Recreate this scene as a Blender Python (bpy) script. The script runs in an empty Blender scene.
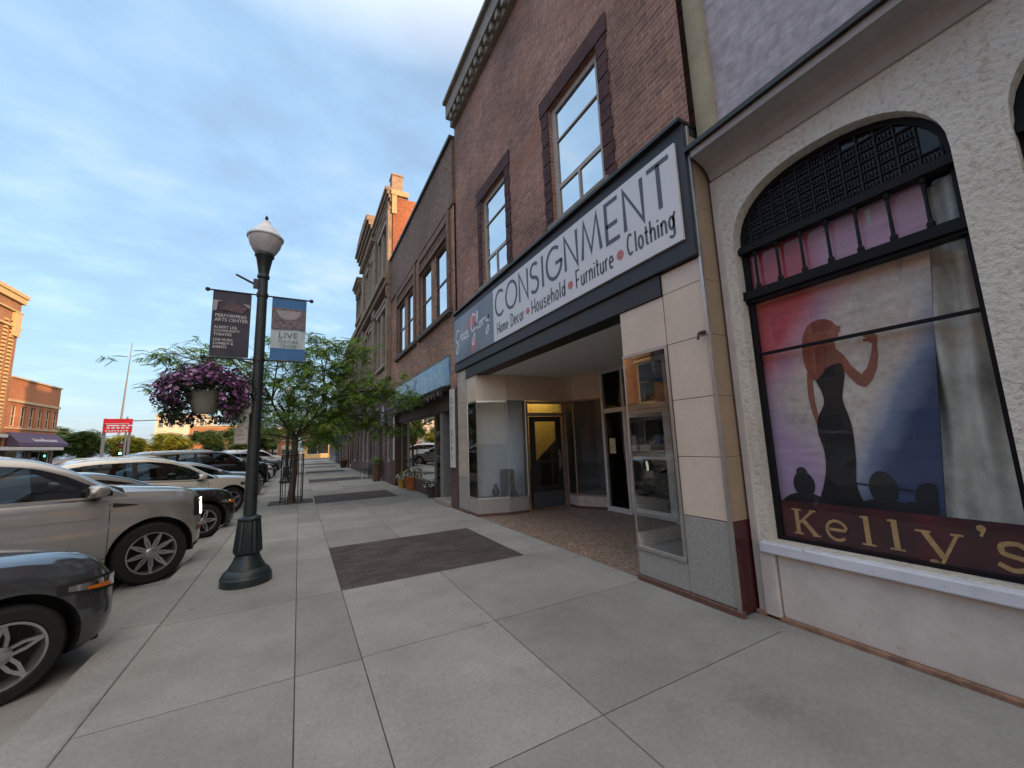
import bpy, bmesh, math, random
from mathutils import Vector, Matrix
from mathutils.geometry import tessellate_polygon
random.seed(7)
R = math.radians
sc = bpy.context.scene
col = sc.collection

# ------------------------------------------------------------------ materials
_m = {}
def nt(name):
    m = bpy.data.materials.new(name); m.use_nodes = True
    t = m.node_tree; b = t.nodes['Principled BSDF']
    return m, t, b
def link(t, a, b): t.links.new(a, b)
def noise(t, scale, detail=4, vec=None, rough=.55):
    n = t.nodes.new('ShaderNodeTexNoise'); n.inputs['Scale'].default_value = scale
    n.inputs['Detail'].default_value = detail; n.inputs['Roughness'].default_value = rough
    if vec is None:
        c = t.nodes.new('ShaderNodeTexCoord'); vec = c.outputs['Object']
    link(t, vec, n.inputs['Vector']); return n
def ramp(t, fac, stops):
    r = t.nodes.new('ShaderNodeValToRGB'); link(t, fac, r.inputs['Fac'])
    e = r.color_ramp.elements
    while len(e) < len(stops): e.new(.5)
    for i, (p, c) in enumerate(stops):
        e[i].position = p; e[i].color = (*c, 1) if len(c) == 3 else c
    return r
def mixc(t, fac, a, b, mode='MIX'):
    n = t.nodes.new('ShaderNodeMix'); n.data_type = 'RGBA'; n.blend_type = mode
    for s, v in ((0, fac), (6, a), (7, b)):
        if hasattr(v, 'links') or isinstance(v, bpy.types.NodeSocket): link(t, v, n.inputs[s])
        elif s == 0: n.inputs[0].default_value = v
        else: n.inputs[s].default_value = (*v, 1)
    return n.outputs[2]
def bump(t, b, h, strength=.3, dist=.01):
    n = t.nodes.new('ShaderNodeBump'); n.inputs['Strength'].default_value = strength
    n.inputs['Distance'].default_value = dist
    link(t, h, n.inputs['Height']); link(t, n.outputs[0], b.inputs['Normal'])
def math_(t, op, a, b=None, c=None):
    n = t.nodes.new('ShaderNodeMath'); n.operation = op
    for i, v in enumerate((a, b, c)):
        if v is None: continue
        if isinstance(v, (int, float)): n.inputs[i].default_value = v
        else: link(t, v, n.inputs[i])
    return n.outputs[0]
def mat(name, c, rough=.6, metal=0, var=.18, scale=6, bmp=0, bscale=60, coat=0, spec=.5):
    """plain paint / metal / plaster with a little uneven tone"""
    if name in _m: return _m[name]
    m, t, b = nt(name)
    n = noise(t, scale); n2 = noise(t, scale * 7)
    lo = tuple(max(0, x * (1 - var)) for x in c); hi = tuple(min(1, x * (1 + var)) for x in c)
    f = math_(t, 'ADD', math_(t, 'MULTIPLY', n.outputs[0], .65), math_(t, 'MULTIPLY', n2.outputs[0], .35))
    r = ramp(t, f, [(.3, lo), (.7, hi)])
    link(t, r.outputs[0], b.inputs['Base Color'])
    b.inputs['Roughness'].default_value = rough; b.inputs['Metallic'].default_value = metal
    b.inputs['Coat Weight'].default_value = coat; b.inputs['Specular IOR Level'].default_value = spec
    if bmp:
        n3 = noise(t, bscale); bump(t, b, n3.outputs[0], bmp)
    _m[name] = m; return m
def wallvec(t):
    c = t.nodes.new('ShaderNodeTexCoord'); s = t.nodes.new('ShaderNodeSeparateXYZ'); link(t, c.outputs['Object'], s.inputs[0])
    a = math_(t, 'ADD', s.outputs[0], s.outputs[1])
    k = t.nodes.new('ShaderNodeCombineXYZ'); link(t, a, k.inputs[0]); link(t, s.outputs[2], k.inputs[1])
    return k.outputs[0], c.outputs['Object']
def brick(name, c1, c2, mortar, bw=.21, rh=.072, ms=.007, var=.35, stain=None, rough=.85):
    if name in _m: return _m[name]
    m, t, b = nt(name)
    v, ov = wallvec(t)
    k = t.nodes.new('ShaderNodeTexBrick'); link(t, v, k.inputs['Vector'])
    for s, val in (('Scale', 1), ('Brick Width', bw), ('Row Height', rh), ('Mortar Size', ms), ('Mortar Smooth', .2), ('Bias', 0)):
        k.inputs[s].default_value = val
    k.inputs['Color1'].default_value = (*c1, 1); k.inputs['Color2'].default_value = (*c2, 1); k.inputs['Mortar'].default_value = (*mortar, 1)
    n = noise(t, .55, 5, ov); r = ramp(t, n.outputs[0], [(.3, (1 - var,) * 3), (.72, (1 + var,) * 3)])
    out = mixc(t, 1.0, k.outputs['Color'], r.outputs[0], 'MULTIPLY')
    n2 = noise(t, 9, 3, ov); r2 = ramp(t, n2.outputs[0], [(.3, (.72,) * 3), (.7, (1.25,) * 3)])
    out = mixc(t, .8, out, r2.outputs[0], 'MULTIPLY')
    if stain:
        n3 = noise(t, .8, 5, ov, .7); r3 = ramp(t, n3.outputs[0], [(.52, (0, 0, 0)), (.64, (1, 1, 1))])
        out = mixc(t, math_(t, 'MULTIPLY', r3.outputs[0], .55), out, stain)
    link(t, out, b.inputs['Base Color']); b.inputs['Roughness'].default_value = rough
    bump(t, b, math_(t, 'SUBTRACT', 1.0, k.outputs['Fac']), .6, .008)
    _m[name] = m; return m
def glass(name, tint=(.8, .85, .85), refl=.16, ior=1.6, opaque=None, rough=0.0):
    """window glass: fresnel reflection over a clear (or, with opaque, a dark) body"""
    if name in _m: return _m[name]
    m = bpy.data.materials.new(name); m.use_nodes = True; t = m.node_tree; t.nodes.clear()
    o = t.nodes.new('ShaderNodeOutputMaterial'); mx = t.nodes.new('ShaderNodeMixShader')
    g = t.nodes.new('ShaderNodeBsdfGlossy'); g.inputs['Roughness'].default_value = rough
    f = t.nodes.new('ShaderNodeFresnel'); f.inputs['IOR'].default_value = ior
    if opaque:
        tr = t.nodes.new('ShaderNodeBsdfDiffuse'); tr.inputs[0].default_value = (*opaque, 1)
    else:
        tr = t.nodes.new('ShaderNodeBsdfTransparent'); tr.inputs[0].default_value = (*tint, 1)
    a = math_(t, 'ADD', f.outputs[0], refl)
    a = math_(t, 'MINIMUM', a, 1.0)
    n = noise(t, .8, 2); bp = t.nodes.new('ShaderNodeBump'); bp.inputs['Strength'].default_value = .04; bp.inputs['Distance'].default_value = .05
    link(t, n.outputs[0], bp.inputs['Height']); link(t, bp.outputs[0], g.inputs['Normal'])
    link(t, a, mx.inputs[0]); link(t, tr.outputs[0], mx.inputs[1]); link(t, g.outputs[0], mx.inputs[2]); link(t, mx.outputs[0], o.inputs[0])
    _m[name] = m; return m
def island_mat(name, stops, rough=.8, transl=0, noise_scale=0, stain=0, bmp=0):
    """colour picked per mesh island (leaf, slab, flower)"""
    if name in _m: return _m[name]
    m, t, b = nt(name)
    g = t.nodes.new('ShaderNodeNewGeometry'); r = ramp(t, g.outputs['Random Per Island'], stops)
    out = r.outputs[0]
    if stain:
        n = noise(t, 1.1, 6, None, .65); r2 = ramp(t, n.outputs[0], [(.3, (1 - stain,) * 3), (.7, (1 + stain * .6,) * 3)])
        out = mixc(t, 1.0, out, r2.outputs[0], 'MULTIPLY')
        n = noise(t, 35, 4, None, .7); r2 = ramp(t, n.outputs[0], [(.3, (1 - stain * .7,) * 3), (.7, (1 + stain * .4,) * 3)])
        out = mixc(t, 1.0, out, r2.outputs[0], 'MULTIPLY')
        vo = t.nodes.new('ShaderNodeTexVoronoi'); vo.inputs['Scale'].default_value = 1.7
        cc = t.nodes.new('ShaderNodeTexCoord'); link(t, cc.outputs['Object'], vo.inputs['Vector'])
        r3 = ramp(t, vo.outputs['Distance'], [(.025, (.45,) * 3), (.045, (1, 1, 1))])
        out = mixc(t, .7, out, r3.outputs[0], 'MULTIPLY')
        ve = t.nodes.new('ShaderNodeTexVoronoi'); ve.feature = 'DISTANCE_TO_EDGE'; ve.inputs['Scale'].default_value = .55
        wn = noise(t, 3, 5, None, .7); wv = t.nodes.new('ShaderNodeVectorMath'); wv.operation = 'MULTIPLY_ADD'; link(t, wn.outputs[1], wv.inputs[0]); wv.inputs[1].default_value = (.5, .5, .5); link(t, cc.outputs['Object'], wv.inputs[2]); link(t, wv.outputs[0], ve.inputs['Vector'])
        ck = ramp(t, ve.outputs[0], [(.0, (.45,) * 3), (.004, (.6,) * 3), (.007, (1, 1, 1))]); mk = noise(t, .5, 2); mr = ramp(t, mk.outputs[0], [(.62, (0, 0, 0)), (.66, (.7,) * 3)])
        out = mixc(t, mr.outputs[0], out, mixc(t, 1.0, out, ck.outputs[0], 'MULTIPLY'))
        bl = noise(t, .9, 6, None, .75); br_ = ramp(t, bl.outputs[0], [(.56, (1, 1, 1)), (.68, (.82, .80, .77))]); out = mixc(t, 1.0, out, br_.outputs[0], 'MULTIPLY')
    link(t, out, b.inputs['Base Color']); b.inputs['Roughness'].default_value = rough
    if bmp:
        n4 = noise(t, 120, 3); bump(t, b, n4.outputs[0], bmp, .004)
    if transl:
        tr = t.nodes.new('ShaderNodeBsdfTranslucent'); link(t, out, tr.inputs[0])
        mx = t.nodes.new('ShaderNodeMixShader'); mx.inputs[0].default_value = transl
        o = t.nodes['Material Output']; link(t, b.outputs[0], mx.inputs[1]); link(t, tr.outputs[0], mx.inputs[2]); link(t, mx.outputs[0], o.inputs[0])
    _m[name] = m; return m
def emit(name, c, s):
    if name in _m: return _m[name]
    m, t, b = nt(name); b.inputs['Base Color'].default_value = (*c, 1)
    b.inputs['Emission Color'].default_value = (*c, 1); b.inputs['Emission Strength'].default_value = s
    _m[name] = m; return m

# ------------------------------------------------------------------ mesh builder
class MB:
    def __init__(s): s.v = []; s.f = []; s.mi = []
    def add(s, vs, fs, mi=0):
        o = len(s.v); s.v += [tuple(p) for p in vs]; s.f += [tuple(i + o for i in f) for f in fs]; s.mi += [mi] * len(fs); return s
    def box(s, x0, x1, y0, y1, z0, z1, mi=0):
        return s.add([(x, y, z) for x in (x0, x1) for y in (y0, y1) for z in (z0, z1)],
                     [(0, 1, 3, 2), (4, 6, 7, 5), (0, 4, 5, 1), (2, 3, 7, 6), (0, 2, 6, 4), (1, 5, 7, 3)], mi)
    def poly(s, pts, mi=0): return s.add(pts, [tuple(range(len(pts)))], mi)
    def tube(s, pts, rs, n=8, mi=0, cap=True):
        """pts: list of 3-D points, rs: radius each"""
        if isinstance(rs, (int, float)): rs = [rs] * len(pts)
        rings = []; o = len(s.v); P = [Vector(p) for p in pts]
        for i, p in enumerate(P):
            d = (P[min(i + 1, len(P) - 1)] - P[max(i - 1, 0)])
            if d.length < 1e-9: d = Vector((0, 0, 1))
            d.normalize(); a = Vector((0, 0, 1)) if abs(d.z) < .9 else Vector((1, 0, 0))
            u = d.cross(a).normalized(); w = d.cross(u)
            for k in range(n):
                t = 2 * math.pi * k / n
                s.v.append(tuple(p + (u * math.cos(t) + w * math.sin(t)) * rs[i]))
        for i in range(len(P) - 1):
            for k in range(n):
                a = o + i * n + k; b = o + i * n + (k + 1) % n
                s.f.append((a, b, b + n, a + n)); s.mi.append(mi)
        if cap:
            s.f.append(tuple(o + k for k in range(n))[::-1]); s.mi.append(mi)
            s.f.append(tuple(o + (len(P) - 1) * n + k for k in range(n))); s.mi.append(mi)
        return s
    def lathe(s, c, prof, n=24, flute=0, nfl=12, mi=0, axis='z', cap=True):
        """prof: (r, z) list; flute: depth fraction"""
        o = len(s.v)
        for r, z in prof:
            for k in range(n):
                t = 2 * math.pi * k / n
                rr = r * (1 - (flute * (.5 - .5 * math.cos(nfl * t)) if flute else 0))
                if axis == 'z': s.v.append((c[0] + rr * math.cos(t), c[1] + rr * math.sin(t), c[2] + z))
                else: s.v.append((c[0] + rr * math.cos(t), c[1] + z, c[2] + rr * math.sin(t)))
        for i in range(len(prof) - 1):
            for k in range(n):
                a = o + i * n + k; b = o + i * n + (k + 1) % n
                s.f.append((a, b, b + n, a + n)); s.mi.append(mi)
        if cap:
            s.f.append(tuple(o + k for k in range(n))[::-1]); s.mi.append(mi)
            s.f.append(tuple(o + (len(prof) - 1) * n + k for k in range(n))); s.mi.append(mi)
        return s
    def build(s, name, m, parent=None, smooth=None, bev=0, fixn=False):
        me = bpy.data.meshes.new(name); me.from_pydata(s.v, [], s.f); me.update()
        ms = m if isinstance(m, (list, tuple)) else [m]
        for x in ms: me.materials.append(x)
        if len(ms) > 1:
            me.polygons.foreach_set('material_index', s.mi)
        if fixn:
            bm = bmesh.new(); bm.from_mesh(me); bmesh.ops.recalc_face_normals(bm, faces=bm.faces); bm.to_mesh(me); bm.free()
        if smooth is not None:
            me.polygons.foreach_set('use_smooth', [True] * len(me.polygons)); me.set_sharp_from_angle(angle=R(smooth))
        ob = bpy.data.objects.new(name, me); col.objects.link(ob)
        if parent:
            ob.parent = parent
            if not parent.get('_local'): ob.matrix_parent_inverse = Matrix.Translation(parent.location).inverted()
        if bev:
            md = ob.modifiers.new('bevel', 'BEVEL'); md.width = bev; md.segments = 2; md.limit_method = 'ANGLE'
        return ob
class Fr:
    """facade frame: u along the wall, z up, d outwards"""
    def __init__(s, kind, c): s.k = kind; s.c = c
    def p(s, u, z, d=0):
        if s.k == 'R': return (s.c - d, u, z)       # right side of the street, faces -X
        if s.k == 'L': return (s.c + d, u, z)       # left side, faces +X
        if s.k == 'S': return (u, s.c - d, z)       # faces -Y
        return (u, s.c + d, z)                      # faces +Y
def fbox(mb, F, u0, u1, z0, z1, d0, d1, mi=0):
    a = F.p(u0, z0, d0); b = F.p(u1, z1, d1)
    return mb.box(min(a[0], b[0]), max(a[0], b[0]), min(a[1], b[1]), max(a[1], b[1]), z0, z1, mi)
def facade(mb, F, u0, u1, z0, z1, holes, thick=.2, mi=0):
    us = sorted({u0, u1, *[h[0] for h in holes], *[h[1] for h in holes]}); zs = sorted({z0, z1, *[h[2] for h in holes], *[h[3] for h in holes]})
    for i in range(len(us) - 1):
        for j in range(len(zs) - 1):
            cu = (us[i] + us[i + 1]) / 2; cz = (zs[j] + zs[j + 1]) / 2
            if any(h[0] < cu < h[1] and h[2] < cz < h[3] for h in holes): continue
            mb.poly([F.p(us[i], zs[j]), F.p(us[i + 1], zs[j]), F.p(us[i + 1], zs[j + 1]), F.p(us[i], zs[j + 1])], mi)
    for a, b, c, d in holes:
        mb.poly([F.p(a, c), F.p(b, c), F.p(b, c, -thick), F.p(a, c, -thick)], mi)
        mb.poly([F.p(a, d), F.p(b, d), F.p(b, d, -thick), F.p(a, d, -thick)], mi)
        mb.poly([F.p(a, c), F.p(a, d), F.p(a, d, -thick), F.p(a, c, -thick)], mi)
        mb.poly([F.p(b, c), F.p(b, d), F.p(b, d, -thick), F.p(b, c, -thick)], mi)
def poly_wall(mb, F, outer, holes, d=0, thick=.2, mi=0):
    loops = [outer] + holes
    tris = tessellate_polygon([[Vector((a, b, 0)) for a, b in L] for L in loops])
    flat = [p for L in loops for p in L]
    mb.add([F.p(a, b, d) for a, b in flat], [tuple(t) for t in tris], mi)
    if thick:
        for L in loops:
            n = len(L)
            for i in range(n):
                a, b = L[i], L[(i + 1) % n]
                mb.poly([F.p(*a, d), F.p(*b, d), F.p(*b, d - thick), F.p(*a, d - thick)], mi)
def tag(o, label=None, cat=None, group=None, kind=None):
    if label: o['label'] = label
    if cat: o['category'] = cat
    if group: o['group'] = group
    if kind: o['kind'] = kind
    return o
def thing(name, label, cat, loc=(0, 0, 0), group=None, rz=0, local=False):
    e = bpy.data.objects.new(name, None); col.objects.link(e); e.location = loc; e.rotation_euler.z = rz
    if local: e['_local'] = 1
    return tag(e, label, cat, group)
def copy_tree(o, parent=None):
    c = o.copy(); col.objects.link(c); c.parent = parent
    for ch in list(o.children): copy_tree(ch, c)
    return c
def window(F, u0, u1, z0, z1, parent, fm, gm, dep=-.12, fw=.07, vs=(), hs=(), sill=None, name='window', bar=.04):
    mb = MB()
    fbox(mb, F, u0, u0 + fw, z0, z1, dep - .05, dep); fbox(mb, F, u1 - fw, u1, z0, z1, dep - .05, dep)
    fbox(mb, F, u0 + fw, u1 - fw, z0, z0 + fw, dep - .05, dep); fbox(mb, F, u0 + fw, u1 - fw, z1 - fw, z1, dep - .05, dep)
    for v in vs: fbox(mb, F, v - bar / 2, v + bar / 2, z0 + fw, z1 - fw, dep - .045, dep - .005)
    for h in hs: fbox(mb, F, u0 + fw, u1 - fw, h - bar / 2, h + bar / 2, dep - .042, dep - .003)
    w = mb.build(name, fm, parent)
    p = MB(); p.poly([F.p(u0 + fw, z0 + fw, dep - .025), F.p(u1 - fw, z0 + fw, dep - .025), F.p(u1 - fw, z1 - fw, dep - .025), F.p(u0 + fw, z1 - fw, dep - .025)])
    p.build('pane', gm, w)
    if sill:
        s = MB(); fbox(s, F, u0 - .08, u1 + .08, z0 - .12, z0 - .003, -.06, .07); s.build('sill', sill, w, bev=.008)
    return w
def text_mesh(txt, size, m, parent, F, u, z, d, flip=1, bold=0, align='LEFT', sx=1, name='lettering', rot=0):
    """default-font text turned into a mesh laid on a facade frame"""
    cu = bpy.data.curves.new('t', 'FONT'); cu.body = txt; cu.size = size; cu.offset = bold; cu.align_x = align; cu.resolution_u = 3
    tmp = bpy.data.objects.new('t', cu); me0 = bpy.data.meshes.new_from_object(tmp)
    vs = [v.co.copy() for v in me0.vertices]; fs = [tuple(p.vertices) for p in me0.polygons]
    bpy.data.objects.remove(tmp); bpy.data.curves.remove(cu); bpy.data.meshes.remove(me0)
    mb = MB(); mb.add([F.p(u + flip * v.x * sx, z + v.y, d) for v in vs], fs)
    return mb.build(name, m, parent)
# ------------------------------------------------------------------ stroke lettering
def arc(cx, cy, rx, ry, a0, a1, n=18):
    return [(cx + rx * math.cos(R(a0 + (a1 - a0) * i / n)), cy + ry * math.sin(R(a0 + (a1 - a0) * i / n))) for i in range(n + 1)]
GL = {
 'C': (.78, [arc(.42, .5, .40, .48, 48, 312)]), 'O': (.88, [arc(.44, .5, .42, .48, 0, 360, 28)]),
 'N': (.66, [[(.05, 0), (.05, 1), (.61, 0), (.61, 1)]]),
 'S': (.56, [arc(.28, .74, .23, .23, 35, 245, 14) + [(.36, .48)] + arc(.26, .25, .24, .24, 60, -145, 14)]),
 'I': (.18, [[(.09, 0), (.09, 1)]]),
 'G': (.82, [arc(.42, .5, .40, .48, 50, 360, 24) + [(.82, .46), (.5, .46)]]),
 'M': (.84, [[(.04, 0), (.16, 1), (.42, .1), (.68, 1), (.80, 0)]]),
 'E': (.52, [[(.5, 1), (.06, 1), (.06, 0), (.5, 0)], [(.06, .42), (.45, .42)]]),
 'T': (.60, [[(0, 1), (.6, 1)], [(.3, 1), (.3, 0)]]),
 'H': (.42, [[(.04, 0), (.04, 1)], [(.38, 0), (.38, 1)], [(.04, .42), (.38, .42)]]),
 'D': (.42, [[(.04, 0), (.04, 1), (.2, 1)] + arc(.16, .5, .22, .5, 80, -80, 10) + [(.04, 0)]]),
 'F': (.36, [[(.04, 0), (.04, 1), (.34, 1)], [(.04, .45), (.28, .45)]]),
 'c': (.28, [arc(.15, .31, .12, .3, 55, 305, 10)]), 'o': (.30, [arc(.15, .31, .12, .3, 0, 360, 14)]),
 'm': (.46, [[(.04, 0), (.04, .6)], arc(.13, .42, .09, .18, 180, 0, 6) + [(.22, 0)], arc(.31, .42, .09, .18, 180, 0, 6) + [(.40, 0)]]),
 'e': (.30, [[(.03, .32), (.27, .32)] + arc(.15, .31, .12, .3, 0, 310, 12)]),
 'r': (.20, [[(.04, 0), (.04, .6)], arc(.14, .46, .1, .14, 180, 60, 6)]),
 'u': (.30, [[(.04, .6), (.04, .2)] + arc(.145, .18, .105, .18, 180, 360, 8) + [(.25, .6)], [(.25, .2), (.25, 0)]]),
 's': (.26, [arc(.13, .46, .09, .14, 30, 250, 8) + arc(.13, .16, .1, .16, 70, -150, 8)]),
 'h': (.30, [[(.04, 0), (.04, 1)], arc(.15, .4, .11, .2, 180, 0, 8) + [(.26, 0)]]),
 'l': (.10, [[(.05, 0), (.05, 1)]]), 'i': (.10, [[(.05, 0), (.05, .6)], [(.05, .76), (.05, .84)]]),
 'd': (.30, [[(.26, 0), (.26, 1)], arc(.15, .3, .11, .3, 0, 360, 12)]),
 'n': (.30, [[(.04, 0), (.04, .6)], arc(.15, .4, .11, .2, 180, 0, 8) + [(.26, 0)]]),
 't': (.20, [[(.09, .9), (.09, .1), (.17, 0)], [(0, .6), (.19, .6)]]),
 'g': (.30, [arc(.15, .33, .11, .27, 0, 360, 12), [(.26, .6), (.26, -.15)] + arc(.14, -.15, .12, .14, 0, -160, 8), [(.26, .55), (.34, .75)]]),
 ' ': (.22, []),
}
GL['Cn'] = (.40, [arc(.2, .5, .16, .5, 50, 310, 14)])
def ribbon(mb, F, pts, w, d, mi=0):
    """flat stroke of width w through pts (u, z)"""
    P = [Vector((a, b)) for a, b in pts]; n = len(P)
    closed = (P[0] - P[-1]).length < 1e-6
    L = []; Rr = []
    for i, p in enumerate(P):
        a = P[i - 1] if i > 0 else (P[-2] if closed else p); b = P[i + 1] if i < n - 1 else (P[1] if closed else p)
        d1 = (p - a); d2 = (b - p)
        if d1.length < 1e-9: d1 = d2
        if d2.length < 1e-9: d2 = d1
        d1 = d1.normalized(); d2 = d2.normalized(); t = (d1 + d2)
        if t.length < .3:
            t = d1
            nrm = Vector((-t.y, t.x)); k = 1
        else:
            t.normalize(); nrm = Vector((-t.y, t.x)); k = min(2.2, 1 / max(.35, nrm.dot(Vector((-d1.y, d1.x)))))
        L.append(p + nrm * w / 2 * k); Rr.append(p - nrm * w / 2 * k)
    vs = [F.p(q.x, q.y, d) for q in L] + [F.p(q.x, q.y, d) for q in Rr]
    mb.add(vs, [(i, i + 1, n + i + 1, n + i) for i in range(n - 1)], mi)
def stroke_text(mb, F, txt, u0, u1, z, h, w, d, gap=.12):
    """text from u0 to u1 (u1 < u0 reads towards -u), baseline z, cap height h"""
    gl = [GL[c] for c in txt]; tot = sum(g[0] for g in gl) + gap * (len(gl) - 1)
    k = (u1 - u0) / tot; x = 0
    for i, g in enumerate(gl):
        for s_ in g[1]:
            ribbon(mb, F, [(u0 + k * (x + a), z + h * b) for a, b in s_], w, d + i * 2e-5)
        x += g[0] + gap

# ================================================================== SETTING
ASPH = mat('asphalt', (.075, .075, .078), .9, var=.3, scale=2.5, bmp=.5, bscale=90)
g = MB(); g.poly([(-500, -300, -.16), (500, -300, -.16), (500, 900, -.16), (-500, 900, -.16)])
tag(g.build('ground', mat('ground', (.12, .12, .11), .95)), kind='structure')
g = MB(); g.poly([(-16.5, -60, -.13), (-1.43, -60, -.13), (-1.43, 62, -.13), (-16.5, 62, -.13)])
g.poly([(-60, 62, -.13), (40, 62, -.13), (40, 74, -.13), (-60, 74, -.13)]); g.poly([(-16.5, 74, -.13), (-1.43, 74, -.13), (-1.43, 300, -.13), (-16.5, 300, -.13)])
tag(g.build('road', ASPH), kind='structure')
CONC = island_mat('concrete', [(0, (.27, .258, .235)), (.5, (.31, .296, .27)), (1, (.345, .33, .302))], .85, stain=.22, bmp=.25)
# gutter apron beside the kerb and painted stall lines
g = MB()
for k in range(24): g.poly([(-2.05, -20 + 3.4 * k, -.126), (-1.432, -20 + 3.4 * k, -.126), (-1.432, -16.612 + 3.4 * k, -.126), (-2.05, -16.612 + 3.4 * k, -.126)])
tag(g.build('gutter', mat('gutter_concrete', (.27, .265, .25), .9, scale=3)), kind='structure')
WHITE_LINE = mat('road_paint', (.6, .6, .58), .8, var=.25, scale=20)
g = MB(); th = R(24); fx, fy = math.cos(th), math.sin(th)
for k in range(14):
    y = 5.9 + 3.25 * k; x = -2.2
    a = Vector((x, y, -.124)); b = a - Vector((fx, fy, 0)) * 5.3; n = Vector((-fy, fx, 0)) * .05
    g.poly([a - n, a + n, b + n, b - n])
tag(g.build('road_markings', WHITE_LINE), kind='structure')
# sidewalk: dark bed, slabs with real joints, brick paver beds
g = MB(); g.box(-1.27, 4.2, -30, 60, -.15, -.012)
tag(g.build('sidewalk_bed', mat('joint_dirt', (.11, .10, .09), .95)), kind='structure')
beds = [(5.1 + 8.08 * k, 7.3 + 8.08 * k) for k in range(-3, 7)]
sl = MB(); J = .004
def slab(x0, x1, y0, y1, z=0): sl.box(x0 + J, x1 - J, y0 + J, y1 - J, z - .1, z)
y = 5.1 - 1.65 * 18
while y < 60:
    slab(-1.1, .03, y, y + 1.65); slab(.03, .48, y, y + 1.65); y += 1.65
for a, b in beds:
    slab(2.86, 3.5, a, b)
    ys = [b, b + 1.4, b + 2.8, b + 4.25, b + 5.88]
    for i in range(4):
        slab(.48, 1.62, ys[i], ys[i + 1]); slab(1.62, 3.5, ys[i], ys[i + 1])
for yy in [-29]: slab(3.5, 4.2, yy, yy + 85, -.006)
tag(sl.build('sidewalk', CONC, bev=0), kind='structure')
g = MB(); y = -30
while y < 60:
    g.box(-1.43, -1.106, y + .004, y + 3.2, -.16, -.001); y += 3.204
tag(g.build('kerb', island_mat('kerb_concrete', [(0, (.23, .225, .21)), (1, (.31, .30, .28))], .85, stain=.3), bev=.015), kind='structure')
m, t, b = nt('clay_pavers')
c = t.nodes.new('ShaderNodeTexCoord'); k = t.nodes.new('ShaderNodeTexBrick'); link(t, c.outputs['Object'], k.inputs['Vector'])
for s_, v_ in (('Scale', 1), ('Brick Width', .2), ('Row Height', .1), ('Mortar Size', .004)): k.inputs[s_].default_value = v_
k.inputs['Color1'].default_value = (.062, .046, .043, 1); k.inputs['Color2'].default_value = (.098, .076, .070, 1); k.inputs['Mortar'].default_value = (.032, .028, .026, 1)
n = noise(t, 2, 5); r = ramp(t, n.outputs[0], [(.3, (.75,) * 3), (.7, (1.25,) * 3)])
link(t, mixc(t, 1.0, k.outputs[0], r.outputs[0], 'MULTIPLY'), b.inputs['Base Color']); b.inputs['Roughness'].default_value = .9
bump(t, b, math_(t, 'SUBTRACT', 1.0, k.outputs['Fac']), .8, .006)
PAVER = m
g = MB()
for a, b_ in beds: g.box(.485, 2.855, a + .006, b_ - .006, -.1, -.003)
for yy in (14.2, 30.4, 46.6): pass
tag(g.build('paver_beds', PAVER), kind='structure')
# entry floor of the consignment shop: small brown tiles
m, t, b = nt('entry_tiles')
c = t.nodes.new('ShaderNodeTexCoord'); v = t.nodes.new('ShaderNodeTexVoronoi'); v.inputs['Scale'].default_value = 26; v.inputs['Randomness'].default_value = .8
link(t, c.outputs['Object'], v.inputs['Vector'])
s_ = t.nodes.new('ShaderNodeSeparateColor'); link(t, v.outputs['Color'], s_.inputs[0])
r = ramp(t, s_.outputs[0], [(0, (.19, .125, .09)), (.35, (.27, .18, .13)), (.7, (.33, .23, .17)), (1, (.42, .32, .25))])
v2 = t.nodes.new('ShaderNodeTexVoronoi'); v2.feature = 'DISTANCE_TO_EDGE'; v2.inputs['Scale'].default_value = 26; v2.inputs['Randomness'].default_value = .8
link(t, c.outputs['Object'], v2.inputs['Vector']); r2 = ramp(t, v2.outputs[0], [(.02, (.5,) * 3), (.06, (1, 1, 1))])
link(t, mixc(t, 1.0, r.outputs[0], r2.outputs[0], 'MULTIPLY'), b.inputs['Base Color']); b.inputs['Roughness'].default_value = .55
g = MB(); g.poly([(3.5, 3.5, .002), (6.14, 3.5, .002), (6.14, 8.3, .002), (3.5, 8.64, .002)])
tag(g.build('entry_floor', m), kind='structure')

# ================================================================== common materials
BLACKM = mat('black_metal', (.018, .018, .02), .45, var=.2)
DKGREEN = mat('dark_green_paint', (.016, .027, .03), .38, var=.3, scale=9, bmp=.15, bscale=40)
ALU = mat('aluminium', (.48, .47, .45), .35, .85, var=.12, scale=12)
BRONZE = mat('bronze_anodised', (.34, .26, .20), .4, .3, var=.15)
TILE = mat('cream_wall_tile', (.68, .55, .44), .38, var=.09, scale=3)
GRANITE = mat('grey_granite', (.33, .315, .29), .45, var=.25, scale=45)
MAROON = mat('maroon_granite', (.062, .012, .014), .3, var=.5, scale=40)
FASCIA = mat('charcoal_fascia_paint', (.022, .024, .032), .5, var=.12)
DARKIN = mat('dark_interior', (.03, .028, .026), .9)
GL_SHOP = glass('shop_glass', (.86, .89, .89), .0, 1.38)
GL_SKY = glass('upper_glass', refl=.42, ior=1.7, opaque=(.02, .022, .025))
GL_DARK = glass('far_glass', refl=.12, ior=1.6, opaque=(.02, .022, .025))
STONE = mat('grey_stone', (.27, .245, .21), .85, var=.3, scale=3, bmp=.4, bscale=30)
WOODW = mat('white_trim', (.55, .53, .49), .6, var=.12, scale=8)

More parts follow.
